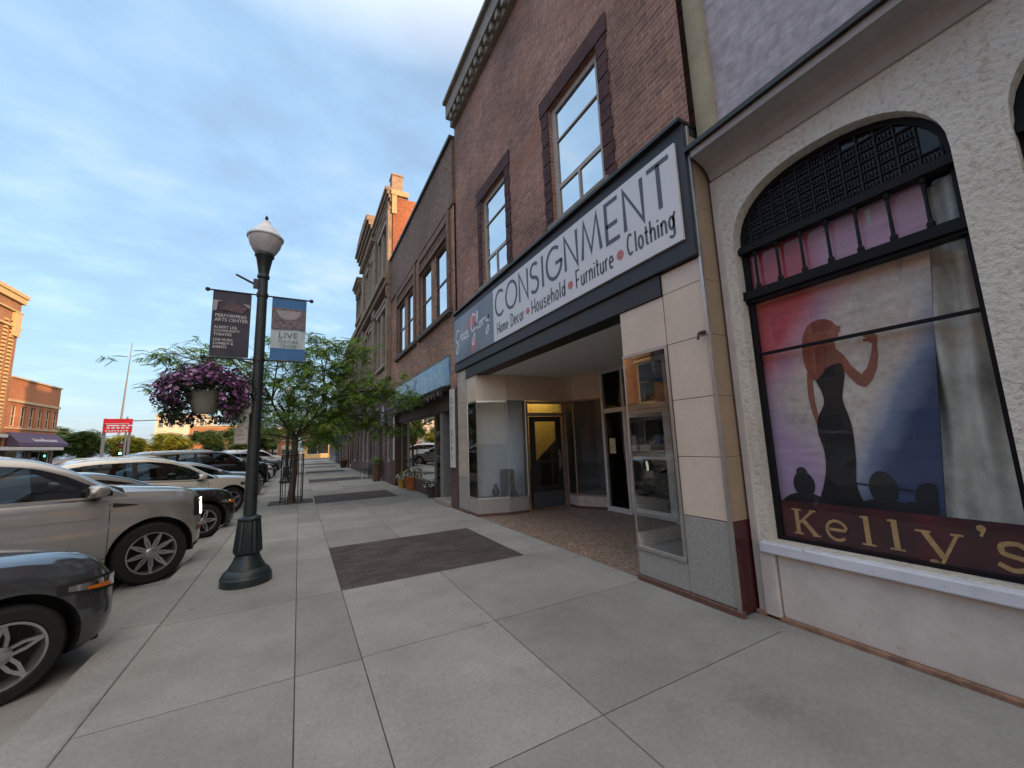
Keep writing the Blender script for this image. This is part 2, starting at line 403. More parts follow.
# ================================================================== CONSIGNMENT BUILDING
B = thing('brick_building', 'purple brown brick building with the wide consignment fascia and recessed tiled shop entrance', 'building', (3.5, 5.8, 0))
F = Fr('R', 3.50)
PURP = brick('purple_brick', (.21, .095, .065), (.34, .165, .115), (.33, .25, .21), stain=(.34, .15, .09), ms=.009)
QUOIN = mat('dark_quoin_stone', (.075, .034, .036), .9, var=.5, scale=5, bmp=1, bscale=14)
wins = [(6.45, 7.62, 5.02, 7.1), (3.6, 4.82, 5.02, 7.1)]
w = MB(); facade(w, F, 2.32, 9.3, 4.85, 10.9, wins, .22)
w.build('wall', PURP, B)
w = MB(); w.box(3.78, 16, 2.33, 9.29, 3.25, 10.88); w.build('inner_block', PURP, B)
for (a, b_, c_, d_) in wins:
    q = MB()
    for i in range(14):
        z = c_ - .05 + i * .17
        e = .20 if i % 2 else .225
        fbox(q, F, a - e, a - .002, z, z + .163, 0, .016 + .006 * (i % 2)); fbox(q, F, b_ + .002, b_ + e, z, z + .163, 0, .016 + .006 * (i % 2))
    fbox(q, F, a - .24, b_ + .24, d_ + .002, d_ + .30, 0, .03)
    q.build('quoins', QUOIN, B, bev=.012)
q = MB(); fbox(q, F, 2.3, 9.3, 10.3, 10.5, 0, .12); fbox(q, F, 2.3, 9.3, 10.5, 10.9, 0, .25); fbox(q, F, 2.3, 9.3, 10.9, 11.0, -.3, .34)
for i in range(24): fbox(q, F, 2.4 + i * .285, 2.52 + i * .285, 10.32, 10.5, .12, .22)
q.build('cornice', STONE, B, bev=.01)
FRMW = mat('painted_sash', (.42, .39, .35), .55, var=.12)
for (a, b_, c_, d_) in wins:
    mid = (a + b_) / 2
    ww = window(F, a, b_, c_, d_, B, FRMW, GL_SKY, dep=-.06, fw=.11, hs=(c_ + .62,), vs=(), bar=.07)
    x = MB(); fbox(x, F, mid - .02, mid + .02, c_ + .11, c_ + .585, -.1, -.062); fbox(x, F, a + .11, b_ - .11, c_ + 1.42, c_ + 1.45, -.1, -.062); x.build('sash_bar', FRMW, ww)
    s = MB(); fbox(s, F, a - .1, b_ + .1, c_ - .15, c_ - .003, -.06, .08); s.build('sill', STONE, ww, bev=.01)
# fascia carcass
x = MB()
x.box(3.40, 3.78, 2.345, 9.28, 3.37, 4.83); x.build('fascia', FASCIA, B, bev=.008)
x = MB(); x.box(3.44, 3.76, 2.84, 8.66, 3.12, 3.365); x.build('fascia_soffit_band', BLACKM, B)
x = MB(); x.box(3.34, 3.80, 2.34, 9.285, 4.834, 4.875); x.build('fascia_cap', BLACKM, B)
for i in range(1, 6):
    pass
# ceiling of the recess
CEIL = mat('painted_soffit', (.80, .79, .76), .7, var=.05)
x = MB(); x.box(3.765, 6.3, 2.5, 9.25, 3.12, 3.2); x.build('ceiling', CEIL, B)
# tile pilasters and headers made of separate slabs on a backing
def tiles(us, zs, F_, d, name, m, parent, th=.03, gap=.006):
    mb = MB()
    for i in range(len(us) - 1):
        for j in range(len(zs) - 1):
            fbox(mb, F_, us[i] + gap / 2, us[i + 1] - gap / 2, zs[j] + gap / 2, zs[j + 1] - gap / 2, d - th, d)
    return mb.build(name, m, parent, bev=.003)
F2 = Fr('R', 3.46)
x = MB(); x.box(3.485, 3.76, 2.35, 2.86, .0, 4.7); x.box(3.485, 3.76, 2.86, 3.49, .0, .325); x.box(3.485, 3.76, 2.86, 3.49, 2.56, 3.12); x.build('pier_core', mat('joint_black', (.03, .026, .024), .9), B)
x = MB(); x.box(3.485, 3.70, 8.66, 9.28, 0, 3.37); x.build('pier_core', mat('joint_black', (.03, .026, .024), .9), B)
tiles([2.35, 2.835], [.80, 1.38, 1.96, 2.56, 3.12, 3.36], F2, 0, 'wall_tiles', TILE, B)
tiles([2.84, 3.50], [2.56, 3.115], F2, 0, 'wall_tiles', TILE, B)
tiles([8.66, 9.28], [.80, 1.38, 1.96, 2.56, 3.12, 3.36], F2, 0, 'wall_tiles', mat('cream_marble_tile', (.50, .42, .34), .4, var=.25, scale=5), B)
x = MB(); x.box(3.46, 3.49, 2.35, 2.838, .06, .795); x.box(3.46, 3.49, 2.842, 3.50, .06, .33); x.build('granite_base', GRANITE, B, bev=.004)
x = MB(); x.box(3.46, 3.49, 8.66, 9.28, .06, .795); x.build('granite_base', GRANITE, B, bev=.004)
for a in ((3.435, 3.49, 2.30, 3.52), (3.44, 3.49, 8.62, 9.28)):
    x = MB(); x.box(*a, -.02, .055); x.build('red_granite_kerb', mat('red_granite', (.13, .065, .05), .6, var=.4, scale=18), B, bev=.01)
# return of the pier towards the white bar, with maroon foot and the aluminium corner strip
F3 = Fr('S', 2.33)
x = MB()
for a, b_ in ((.80, 1.38), (1.384, 1.96), (1.964, 2.56), (2.564, 3.12), (3.124, 3.9), (3.904, 4.7)): x.box(3.475, 3.9, 2.333, 2.349, a, b_)
x.build('return_tiles', mat('tan_tile', (.36, .26, .18), .45, var=.12, scale=3), B)
x = MB(); x.box(3.478, 3.9, 2.325, 2.348, .02, .795); x.build('maroon_foot', MAROON, B)
x = MB(); x.box(3.440, 3.476, 2.322, 2.352, .03, 4.8); x.build('corner_strip', ALU, B, bev=.004)
x = MB(); x.box(3.43, 3.46, 2.37, 2.43, 2.575, 2.60); x.tube([(3.44, 2.38, 2.585), (3.36, 2.38, 2.56), (3.33, 2.37, 2.5)], .012, 8); x.build('rusted_bracket', mat('rust_iron', (.05, .03, .025), .8), B)
# display case at the right end of the recess
CASE = mat('display_floor', (.11, .11, .11), .8)
x = MB(); x.box(3.49, 6.08, 2.55, 3.47, .0, .33); x.build('display_floor', CASE, B)
x = MB(); x.box(3.48, 6.1, 3.47, 3.5, 0, .335); x.build('display_bulkhead', GRANITE, B)
x = MB(); x.box(3.49, 6.1, 2.5, 2.54, .33, 3.1); x.box(6.04, 6.08, 2.54, 3.44, .33, 3.1); x.build('display_backdrop', mat('grey_backdrop', (.16, .16, .16), .9), B)
wd = MB(); wd.box(3.445, 3.475, 2.838, 2.872, .335, 2.57); wd.box(3.44, 3.478, 2.842, 3.50, .335, .375); wd.box(3.445, 3.475, 2.872, 3.50, 2.535, 2.575); wd.box(3.45, 3.47, 3.488, 3.502, .375, 2.535)
wd.box(3.5, 6.05, 3.478, 3.502, .336, .36); wd.box(3.5, 6.05, 3.478, 3.502, 3.05, 3.11)
wd = wd.build('display_window', ALU, B, bev=.002); wd['label'] = 'corner display window beside the pink tiled pier'
p = MB(); p.poly([(3.46, 2.872, .375), (3.46, 3.49, .375), (3.46, 3.49, 2.535), (3.46, 2.872, 2.535)]); p.poly([(3.47, 3.49, .36), (6.05, 3.49, .36), (6.05, 3.49, 3.05), (3.47, 3.49, 3.05)]); p.build('pane', GL_SHOP, wd)
# entrance door wall (X = 6.12)
FD = Fr('R', 6.12)
dm = MB()
for u in (3.5, 5.13, 6.28, 6.95): fbox(dm, FD, u - .035, u + .035, .0, 3.12, -.06, .03)
fbox(dm, FD, 3.53, 6.92, 2.15, 2.25, -.05, .02); fbox(dm, FD, 3.53, 5.1, .0, .1, -.05, .02); fbox(dm, FD, 6.3, 6.92, 0, .1, -.05, .02)
fbox(dm, FD, 3.53, 6.92, 3.06, 3.12, -.05, .02)
dm = dm.build('entrance_frame', mat('dull_aluminium', (.74, .72, .68), .45, .1), B, bev=.003)
p = MB(); fbox(p, FD, 3.53, 5.10, .1, 2.15, -.02, -.01); fbox(p, FD, 6.31, 6.92, .1, 2.15, -.02, -.01); fbox(p, FD, 3.53, 6.92, 2.25, 3.06, -.02, -.01); p.build('pane', GL_SHOP, dm)
dr = MB()
fbox(dr, FD, 5.17, 5.27, .02, 2.14, -.03, .02); fbox(dr, FD, 6.14, 6.24, .02, 2.14, -.03, .02); fbox(dr, FD, 5.27, 6.14, .02, .16, -.03, .02); fbox(dr, FD, 5.27, 6.14, 2.05, 2.14, -.03, .02); fbox(dr, FD, 5.27, 6.14, 1.14, 1.19, -.03, .025)
dr = dr.build('entrance_door', mat('door_aluminium', (.80, .78, .74), .42, .1), B, bev=.003); dr['label'] = 'glass and aluminium double entrance door'
p = MB(); fbox(p, FD, 5.27, 6.14, .16, 1.14, -.01, 0); fbox(p, FD, 5.27, 6.14, 1.19, 2.05, -.01, 0); p.build('pane', GL_SHOP, dr)
p = MB(); p.tube([FD.p(6.12, 1.28, .02), FD.p(6.12, 1.28, .08), FD.p(6.12, 1.04, .08), FD.p(6.12, 1.04, .02)], .012, 8); p.build('handle', BLACKM, dr)
p = MB(); fbox(p, FD, 6.62, 6.80, 1.25, 1.58, .0, .006); p.build('paper_notice', mat('cream_paper', (.62, .55, .36), .8), B)
p = MB(); fbox(p, FD, 5.62, 5.9, 1.3, 1.42, .004, .008); fbox(p, FD, 6.0, 6.12, 1.3, 1.62, .004, .008); p.build('paper_notice', mat('white_paper', (.55, .55, .52), .8), B)
p = MB(); p.lathe((3.52, 3.2, 1.2), [(.0, 0)], 3) if 0 else None; fbox(p, FD, 5.36, 5.5, 1.45, 1.62, .004, .008); p.build('door_sticker', mat('blue_sticker', (.12, .2, .34), .6), B)
for a in ((4.0, 8.35, .36, .22), (4.3, 8.0, .36, .12)):
    p = MB(); p.lathe((a[0], a[1], a[2]), [(.05, 0), (a[3] * .4, a[3] * .5), (.03, a[3] * 1.1), (.04, a[3] * 1.3)], 16)
    p.build('display_vase', mat('glazed_vase', (.20, .21, .22), .3), B, smooth=50)
p = MB(); fbox(p, FD, 5.62, 5.84, .78, .92, .002, .006); p.build('mail_slot', ALU, B)
# room behind
x = MB(); x.box(6.3, 10, 3.3, 7.1, -.02, 0); x.box(10, 10.1, 3.3, 7.1, 0, 3.1); x.box(6.3, 10, 3.2, 3.3, 0, 3.1); x.box(6.3, 10, 7.1, 7.2, 0, 3.1); x.build('shop_interior', mat('shop_dim_interior', (.30, .27, .24), .9), B)
# bay beside door, door to the stairs
header = mat('recess_header_panel', (.72, .58, .45), .4, var=.1, scale=2)
def pane_seg(mb, p0, p1, z0, z1, off=0): mb.poly([(p0[0], p0[1], z0), (p1[0], p1[1], z0), (p1[0], p1[1], z1), (p0[0], p0[1], z1)])
def wall_seg(mb, p0, p1, z0, z1, th=.03):
    a = Vector(p0); b_ = Vector(p1); n = Vector((-(b_ - a).y, (b_ - a).x)).normalized() * th
    q = [a, b_, b_ + n, a + n]; o = [(v.x, v.y, z) for z in (z0, z1) for v in q]
    mb.add(o, [(0, 1, 2, 3), (4, 7, 6, 5), (0, 4, 5, 1), (1, 5, 6, 2), (2, 6, 7, 3), (3, 7, 4, 0)])
bay1 = [(3.47, 8.655), (3.47, 8.13), (4.13, 7.92), (4.62, 7.92)]
bay2 = [(5.80, 7.98), (5.76, 7.60), (6.14, 7.0)]
hd = MB()
for P in (bay1, bay2, [(4.62, 7.92), (5.80, 7.98)]):
    for i in range(len(P) - 1): wall_seg(hd, P[i], P[i + 1], 2.53, 3.118)
hd.build('header_panels', header, B)
for P, nm in ((bay1, 'angled corner display window left of the stair door'), (bay2, 'angled display window right of the stair door')):
    bm_ = MB()
    for i in range(len(P) - 1): wall_seg(bm_, P[i], P[i + 1], .06, .36 if P is bay1 else .28)
    bm_.build('granite_base', GRANITE if P is bay1 else mat('pink_marble', (.62, .50, .44), .4, var=.25, scale=9), B)
    bm_ = MB()
    for i in range(len(P) - 1): wall_seg(bm_, P[i], P[i + 1], .0, .055, .05)
    bm_.build('red_granite_kerb', mat('red_granite', (.13, .065, .05), .6), B)
    fr = MB(); zb = .36 if P is bay1 else .28
    for i, q in enumerate(P):
        if P is bay1 and i in (1, 2): fr.tube([(q[0], q[1], zb), (q[0], q[1], 2.53)], .006, 6)
        else: fr.tube([(q[0], q[1], zb), (q[0], q[1], 2.53)], .022, 8)
    for i in range(len(P) - 1): wall_seg(fr, P[i], P[i + 1], zb, zb + .035, .02); wall_seg(fr, P[i], P[i + 1], 2.49, 2.53, .02)
    fr = fr.build('display_window', BRONZE if P is bay2 else ALU, B); fr['label'] = nm
    pn = MB()
    for i in range(len(P) - 1): pane_seg(pn, P[i], P[i + 1], zb + .035, 2.49)
    pn.build('pane', GL_SHOP, fr)
x = MB(); x.box(3.75, 4.66, 8.75, 8.8, .3, 3); x.box(4.64, 4.68, 7.98, 8.8, .3, 3); x.build('display_backdrop', mat('pale_backdrop', (.80, .84, .88), .9, var=.06), B)
x = MB(); x.add([(3.5, 8.62, .34), (3.5, 8.15, .34), (4.13, 7.95, .34), (4.62, 7.95, .34), (4.62, 8.74, .34), (3.5, 8.74, .34)], [(0, 1, 2, 3, 4, 5)]); x.build('display_floor', mat('pale_display_floor', (.65, .67, .67), .8), B)
x = MB(); x.box(4.2, 4.42, 8.2, 8.5, .345, .95); x.build('display_plinth', mat('grey_plinth', (.30, .32, .33), .7), B, bev=.01)
x = MB(); x.box(5.85, 7.4, 8.3, 8.35, .2, 3); x.box(7.0, 7.05, 7.1, 8.3, .2, 3); x.box(5.9, 7.0, 7.4, 8.3, .2, .27); x.build('display_backdrop', mat('dim_backdrop', (.26, .28, .30), .9), B)
# stair door
FS = Fr('S', 8.0)
x = MB()
fbox(x, FS, 4.62, 4.72, 0, 2.53, -.08, .02); fbox(x, FS, 5.70, 5.80, 0, 2.53, -.08, .02); fbox(x, FS, 4.72, 5.70, 2.47, 2.53, -.07, .015); fbox(x, FS, 4.72, 5.70, 2.17, 2.25, -.07, .015)
x.build('door_frame', BRONZE, B, bev=.003)
x = MB(); fbox(x, FS, 4.8, 5.64, 2.25, 2.47, -.04, -.03); x.build('transom_pane', GL_SHOP, B)
x = MB(); fbox(x, FS, 4.78, 4.92, .03, 2.16, -.06, -.01); fbox(x, FS, 5.52, 5.66, .03, 2.16, -.06, -.01); fbox(x, FS, 4.92, 5.52, 2.04, 2.16, -.06, -.01); fbox(x, FS, 4.92, 5.52, .03, .52, -.06, -.01); fbox(x, FS, 4.92, 5.52, 1.06, 1.12, -.06, -.005)
sd = x.build('stair_door', mat('dark_door_metal', (.045, .04, .036), .4, .3), B, bev=.003); sd['label'] = 'dark metal door to the stairs with a yellow wall behind its glass'
x = MB(); fbox(x, FS, 4.92, 5.52, .52, 1.06, -.04, -.03); fbox(x, FS, 4.92, 5.52, 1.12, 2.04, -.04, -.03); x.build('pane', GL_SHOP, sd)
x = MB(); fbox(x, FS, 4.80, 5.64, .04, .40, -.009, -.004); x.build('kick_plate', mat('kick_plate', (.13, .14, .15), .4, .6), sd)
x = MB(); x.tube([FS.p(5.58, 1.25, 0), FS.p(5.58, 1.25, .06), FS.p(5.58, .95, .06), FS.p(5.58, .95, 0)], .01, 8); fbox(x, FS, 5.555, 5.605, .86, 1.36, -.01, -.003); x.build('handle', ALU, sd)
# stairwell with yellow wall, lamp inside and the dark rake of the stairs
x = MB(); x.box(4.2, 7.4, 9.18, 9.22, 0, 3.1); x.box(7.35, 7.4, 8.4, 9.2, 0, 3.1); x.build('stairwell_wall', mat('yellow_wall', (.55, .40, .14), .9), B)
x = MB(); x.add([(4.7, 8.9, 0), (7.2, 8.9, 0), (7.2, 8.9, 2.5), (5.45, 8.9, 1.06), (4.7, 8.9, .5)], [(0, 1, 2, 3, 4)]); x.build('stair_stringer', DARKIN, B)
la = bpy.data.lights.new('stairwell_bulb', 'POINT'); la.energy = 11; la.color = (1, .74, .3); la.shadow_soft_size = .12
lo = bpy.data.objects.new('stairwell_bulb', la); col.objects.link(lo); lo.location = (5.7, 8.75, 2.95)

# ---- sign boards on the fascia
S = thing('shop_sign', 'long white consignment shop sign with grey script panel over the recessed entrance', 'shop sign', (3.38, 5.8, 3.6))
FB = Fr('R', 3.39)
x = MB(); fbox(x, FB, 2.44, 6.90, 3.57, 4.66, -.01, .02); x.build('white_board', mat('sign_white', (.70, .70, .72), .45, var=.05, scale=2), S, bev=.003)
x = MB(); fbox(x, FB, 6.903, 9.2, 3.57, 4.66, -.01, .018)
m, t, b = nt('script_panel'); n = noise(t, .9, 3); r = ramp(t, n.outputs[0], [(.3, (.09, .10, .13)), (.55, (.16, .18, .22)), (.8, (.26, .28, .33))]); link(t, r.outputs[0], b.inputs['Base Color']); b.inputs['Roughness'].default_value = .4
x.build('script_board', m, S, bev=.003)
INK = mat('sign_ink', (.075, .085, .105), .5, var=.05)
x = MB(); stroke_text(x, FB, 'CONSIGNMENT', 6.80, 2.52, 4.04, .52, .056, .0225, .13); x.build('lettering', INK, S)
for tx, a, b_, zz_, hh in (('Home Decor', 6.74, 5.68, 3.70, .22), ('Household', 5.42, 4.46, 3.70, .24), ('Furniture', 4.2, 3.44, 3.70, .25)):
    x = MB(); stroke_text(x, FB, tx, a, b_, zz_, hh, .027, .0225, .09); x.build('lettering', INK, S)
x = MB()
gl_c = GL['C']; GL['C'] = GL['Cn']; stroke_text(x, FB, 'Clothing', 3.2, 2.52, 3.73, .25, .028, .0225, .09); GL['C'] = gl_c
x.build('lettering', INK, S)
for u in (5.55, 4.33, 3.32):
    x = MB(); x.poly([FB.p(u + .06 * math.cos(a * .314), 3.80 + .06 * math.sin(a * .314), .023) for a in range(20)]); x.build('red_dot', mat('sign_red', (.55, .15, .15), .5), S)
# script "Grace Glory"
def curve_pts(P, n=6):
    out = []
    for i in range(len(P) - 1):
        p0 = P[max(i - 1, 0)]; p1 = P[i]; p2 = P[i + 1]; p3 = P[min(i + 2, len(P) - 1)]
        for k in range(n):
            t = k / n
            out.append(tuple(.5 * ((2 * p1[j]) + (-p0[j] + p2[j]) * t + (2 * p0[j] - 5 * p1[j] + 4 * p2[j] - p3[j]) * t * t + (-p0[j] + 3 * p1[j] - 3 * p2[j] + p3[j]) * t ** 3) for j in (0, 1)))
    return out + [P[-1]]
SCR = [[(.42, .80), (.2, .9), (.05, .55), (.18, .3), (.38, .42), (.4, .6), (.36, .1), (.2, -.22), (.08, -.05), (.4, .3)],
       [(.48, .3), (.5, .58), (.55, .5), (.66, .56)], [(.86, .52), (.72, .55), (.68, .38), (.8, .3), (.88, .5), (.9, .3), (.98, .36)],
       [(1.16, .52), (1.02, .52), (1.0, .36), (1.1, .28), (1.22, .36), (1.34, .48), (1.26, .58), (1.2, .42), (1.3, .28), (1.44, .34)],
       [(2.1, .98), (1.86, 1.12), (1.66, .7), (1.8, .38), (2.02, .5), (2.06, .7), (2.02, .1), (1.86, -.22), (1.74, -.05), (2.1, .36)],
       [(2.16, .4), (2.3, .98), (2.24, 1.1), (2.18, .6), (2.3, .34)], [(2.5, .6), (2.4, .48), (2.48, .34), (2.6, .46), (2.54, .6), (2.68, .58)],
       [(2.72, .34), (2.74, .64), (2.8, .58), (2.92, .64)], [(3.0, .62), (3.04, .44), (3.2, .44), (3.22, .64), (3.2, .1), (3.08, -.1), (3.0, 0), (3.3, .4)]]
x = MB()
for k_, st in enumerate(SCR):
    ribbon(x, FB, curve_pts([(9.1 - a / 3.35 * 2.05, 3.90 + b_ * .52) for a, b_ in st]), .040, .0205 + k_ * 3e-5)
x.build('script_lettering', mat('sign_script_white', (.76, .76, .80), .5, var=.05), S)
x = MB()
for (cu, cz, rx, rz) in ((7.95, 3.83, .11, .09), (8.02, 3.72, .08, .12), (7.86, 3.75, .08, .08), (7.98, 4.38, .20, .14), (8.2, 4.3, .14, .1)):
    x.poly([FB.p(cu + rx * math.cos(a * .42) * (1 + .15 * math.sin(5 * a * .42)), cz + rz * math.sin(a * .42) * (1 + .15 * math.cos(4 * a * .42)), .0188 + rx * 1e-3) for a in range(15)])
x.build('red_flower_motif', mat('sign_rose', (.50, .16, .17), .5, var=.3, scale=14), S)
# lamp bar and wires at sign's right end belong to the white bar below

def chipped(name, base, chipc):
    if name in _m: return _m[name]
    m, t, b = nt(name); n = noise(t, 2.5, 6, None, .7); r = ramp(t, n.outputs[0], [(.3, vary3(base, .82)), (.7, vary3(base, 1.1))])
    n2 = noise(t, 16, 7, None, .75); k = ramp(t, n2.outputs[0], [(.60, (0, 0, 0)), (.63, (1, 1, 1))])
    n3 = noise(t, 1.2, 3); k3 = ramp(t, n3.outputs[0], [(.45, (.25,) * 3), (.6, (1, 1, 1))])
    f = math_(t, 'MULTIPLY', k.outputs[0], k3.outputs[0])
    link(t, mixc(t, f, r.outputs[0], chipc), b.inputs['Base Color']); b.inputs['Roughness'].default_value = .8
    bump(t, b, math_(t, 'SUBTRACT', 1.0, f), .5, .004); _m[name] = m; return m
def vary3(c, k): return tuple(min(1, v * k) for v in c)
# ================================================================== KELLY'S BAR (white stucco)
K = thing('stucco_building', 'white rough stucco bar building with big arched window at the right of the picture', 'building', (3.7, 0, 0))
m, t, b = nt('rough_stucco')
n = noise(t, 26, 6, None, .62); n1 = noise(t, 1.3, 5, None, .6); n2 = noise(t, 7, 4)
r = ramp(t, n1.outputs[0], [(.28, (.68, .61, .53)), (.5, (.79, .73, .64)), (.75, (.84, .79, .71))])
r2 = ramp(t, n.outputs[0], [(.36, (.62, .58, .54)), (.46, (1, 1, 1))])
gr = t.nodes.new('ShaderNodeMapping'); cc_ = t.nodes.new('ShaderNodeTexCoord'); gr.inputs['Scale'].default_value = (3, 7, .8); link(t, cc_.outputs['Object'], gr.inputs[0])
gn = noise(t, 1.4, 6, gr.outputs[0], .7); gm = ramp(t, gn.outputs[0], [(.54, (1, 1, 1)), (.72, (.80, .74, .66))])
st_ = mixc(t, .55, r.outputs[0], r2.outputs[0], 'MULTIPLY'); link(t, mixc(t, .8, st_, gm.outputs[0], 'MULTIPLY'), b.inputs['Base Color']); b.inputs['Roughness'].default_value = .9
bump(t, b, n.outputs[0], 1.0, .035)
STUC = m
FK = Fr('R', 3.72)
def arch(cu, hw, z0, zs, rise, n=20, sq=2.3):
    pts = [(cu - hw, z0), (cu + hw, z0)]
    for i in range(n + 1):
        a = math.pi * i / n; c_, s_ = math.cos(a), math.sin(a)
        pts.append((cu + hw * math.copysign(abs(c_) ** (2 / sq), c_), zs + rise * s_ ** (2 / sq)))
    return pts
HW = .745; CU = 1.41; arches = [(1.41, .745), (-.33, .745), (-2.07, .745)]
w = MB()
poly_wall(w, FK, [(2.30, .0), (-5.0, .0), (-5.0, 4.62), (2.30, 4.62)][::-1], [arch(cu, hw, .64, 3.42, .58) for cu, hw in arches], 0, .17)
w.build('stucco_wall', STUC, K)
w = MB(); w.box(3.9, 16, -4.99, 2.29, .0, .6); w.box(3.9, 16, -4.99, 2.29, 4.3, 10.4); w.box(6.5, 16, -4.99, 2.29, .6, 4.3); w.box(3.9, 6.5, 2.22, 2.29, .6, 4.3); w.build('inner_block', mat('bar_dark', (.05, .045, .04), .9), K)
w = MB(); facade(w, Fr('R', 3.66), -5, 2.30, 4.72, 10.5, [(.1, 1.4, 6.0, 8.3), (-2.4, -1.1, 6.0, 8.3)], .22)
w.build('upper_wall', brick('lavender_brick', (.40, .36, .40), (.47, .43, .46), (.42, .39, .41), var=.12), K)
for a, b_ in ((.1, 1.4), (-2.4, -1.1)): window(Fr('R', 3.66), a, b_, 6.0, 8.3, K, WOODW, GL_SKY, dep=-.08, hs=(7.15,), sill=STONE)
# projecting moulding with cove and black edge
w = MB()
prof = [(0, 4.22), (.02, 4.22), (.05, 4.30), (.12, 4.36), (.24, 4.40), (.30, 4.40), (.30, 4.47), (.0, 4.62)]
pts = [FK.p(u, z, d) for u in (2.30, -5.0) for d, z in prof]; n_ = len(prof)
w.add(pts, [(i, i + 1, n_ + i + 1, n_ + i) for i in range(n_ - 1)] + [tuple(range(n_)), tuple(range(n_, 2 * n_))])
w.build('moulding', mat('grey_moulding', (.37, .35, .33), .75, var=.15, scale=3), K)
w = MB(); fbox(w, FK, -5, 2.34, 4.473, 4.52, .18, .34); fbox(w, FK, -5, 2.32, 4.56, 4.60, .10, .24); w.build('black_moulding_edge', BLACKM, K)
w = MB(); fbox(w, FK, 2.12, 2.31, 4.63, 10.5, -.02, .13); w.build('yellowish_pilaster', mat('dull_yellow_paint', (.40, .35, .24), .8, scale=3), K)
w = MB(); fbox(w, FK, -5, 2.3, 10.5, 10.9, -.3, .3); w.build('parapet_cornice', STONE, K)
# sill ledge and bulkhead panel
w = MB(); fbox(w, FK, -5, 2.22, .545, .635, -.16, .075); w.build('sill', chipped('chalky_white', (.66, .68, .73), (.30, .26, .22)), K, bev=.012)
w = MB(); fbox(w, FK, -5, 2.10, .03, .535, .0, .02); fbox(w, FK, 2.115, 2.24, .0, .61, 0, .05); fbox(w, FK, 2.24, 2.31, 0, 4.2, -.02, .022)
w.build('bulkhead_panel', chipped('chipped_cream_paint', (.60, .54, .49), (.38, .30, .24)), K, bev=.006)
w = MB(); fbox(w, FK, -5, 2.33, -.03, .03, -.02, .05); w.build('rusty_plinth', mat('rusty_plinth', (.26, .15, .10), .9, var=.5, scale=8, bmp=.8, bscale=20), K, bev=.008)
w = MB(); a_out = arch(CU, HW + .0, .64, 3.42, .58)
# dark frame inside each arch
for j, (cu, hw) in enumerate(arches):
    f = MB(); o_ = arch(cu, hw, .64, 3.42, .58); i_ = arch(cu, hw - .045, .67, 3.42, .535)
    poly_wall(f, FK, o_, [i_], -.12, .05)
    fbox(f, FK, cu - hw + .04, cu + hw - .04, 2.32, 2.345, -.165, -.12)                    # thin crossbar
    fbox(f, FK, cu - hw, cu + hw, 2.87, 2.955, -.17, -.06); fbox(f, FK, cu - hw, cu + hw, 2.84, 2.87, -.17, -.09)   # lower rail
    fbox(f, FK, cu - hw, cu + hw, 3.34, 3.40, -.17, -.06); fbox(f, FK, cu - hw, cu + hw, 3.40, 3.43, -.17, -.09)    # upper rail
    fw_ = f.build('arched_window', mat('black_window_paint', (.007, .007, .009), .5, spec=.2), K, bev=.003)
    if j == 0: fw_['label'] = 'tall arched window with painted mural behind glass and gold lettering'
    pn = MB(); poly_wall(pn, FK, arch(cu, hw - .04, .67, 3.42, .54), [], -.145, 0); pn.build('pane', glass('bar_glass', (.93, .94, .95), .0, 1.40), fw_)
    # small turned posts
    bal = MB()
    for q_ in range(1, 8):
        u = cu - hw + 2 * hw * q_ / 7.6 - .02
        p0 = FK.p(u, 2.955, -.10)
        bal.lathe(p0, [(.018, 0), (.024, .01), (.024, .04), (.013, .06), (.011, .2), (.013, .33), (.022, .35), (.022, .385)], 10)
    bal.build('baluster_row', mat('black_window_paint', (.007, .007, .009), .5, spec=.2), fw_)
    # pierced lattice filling the arch head
    lt = MB(); BZ = 3.43
    def top(u, hw=hw, cu=cu):
        k = min(1, abs((u - cu) / (hw - .04))); return 3.42 + .54 * (1 - k ** 2.3) ** (1 / 2.3)
    u = cu - hw + .06
    while u < cu + hw - .05:
        z1 = top(u)
        if z1 > BZ + .05:
            fbox(lt, FK, u - .005, u + .005, BZ, z1, -.142, -.122)
            z = BZ
            while z + .085 < z1:
                fbox(lt, FK, u + .005, u + .105, z + .08, z + .09, -.142, -.123)
                for q_ in range(4): fbox(lt, FK, u + .018 + q_ * .022, u + .028 + q_ * .022, z + .022, z + .062, -.14, -.128)
                z += .085
        u += .11
    lt.build('lattice', mat('lattice_grey', (.028, .028, .036), .7, spec=.2), fw_)
    bk = MB(); poly_wall(bk, FK, [p for p in arch(cu, hw - .045, 3.4, 3.42, .535)], [], -.16, 0); bk.build('lattice_backing', mat('lattice_back', (.010, .010, .018), .8, spec=.2), fw_)
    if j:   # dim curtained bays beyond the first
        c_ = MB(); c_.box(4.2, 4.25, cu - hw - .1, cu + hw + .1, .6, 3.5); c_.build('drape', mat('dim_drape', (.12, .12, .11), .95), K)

MURB, MURT = 1.11, .845
# mural panel behind the first arch: a painted board, artwork flat on it
MU = thing('mural_board', 'painted mural of a red haired woman in a black gown behind the arched bar window', 'mural', (3.92, 1.5, .67))
m, t, b = nt('mural_paint')
c = t.nodes.new('ShaderNodeTexCoord'); s_ = t.nodes.new('ShaderNodeSeparateXYZ'); link(t, c.outputs['Object'], s_.inputs[0])
Yc, Zc = s_.outputs[1], s_.outputs[2]
nn = noise(t, 2.2, 4); wob = math_(t, 'MULTIPLY', math_(t, 'SUBTRACT', nn.outputs[0], .5), .55)
fine = noise(t, 22, 4)
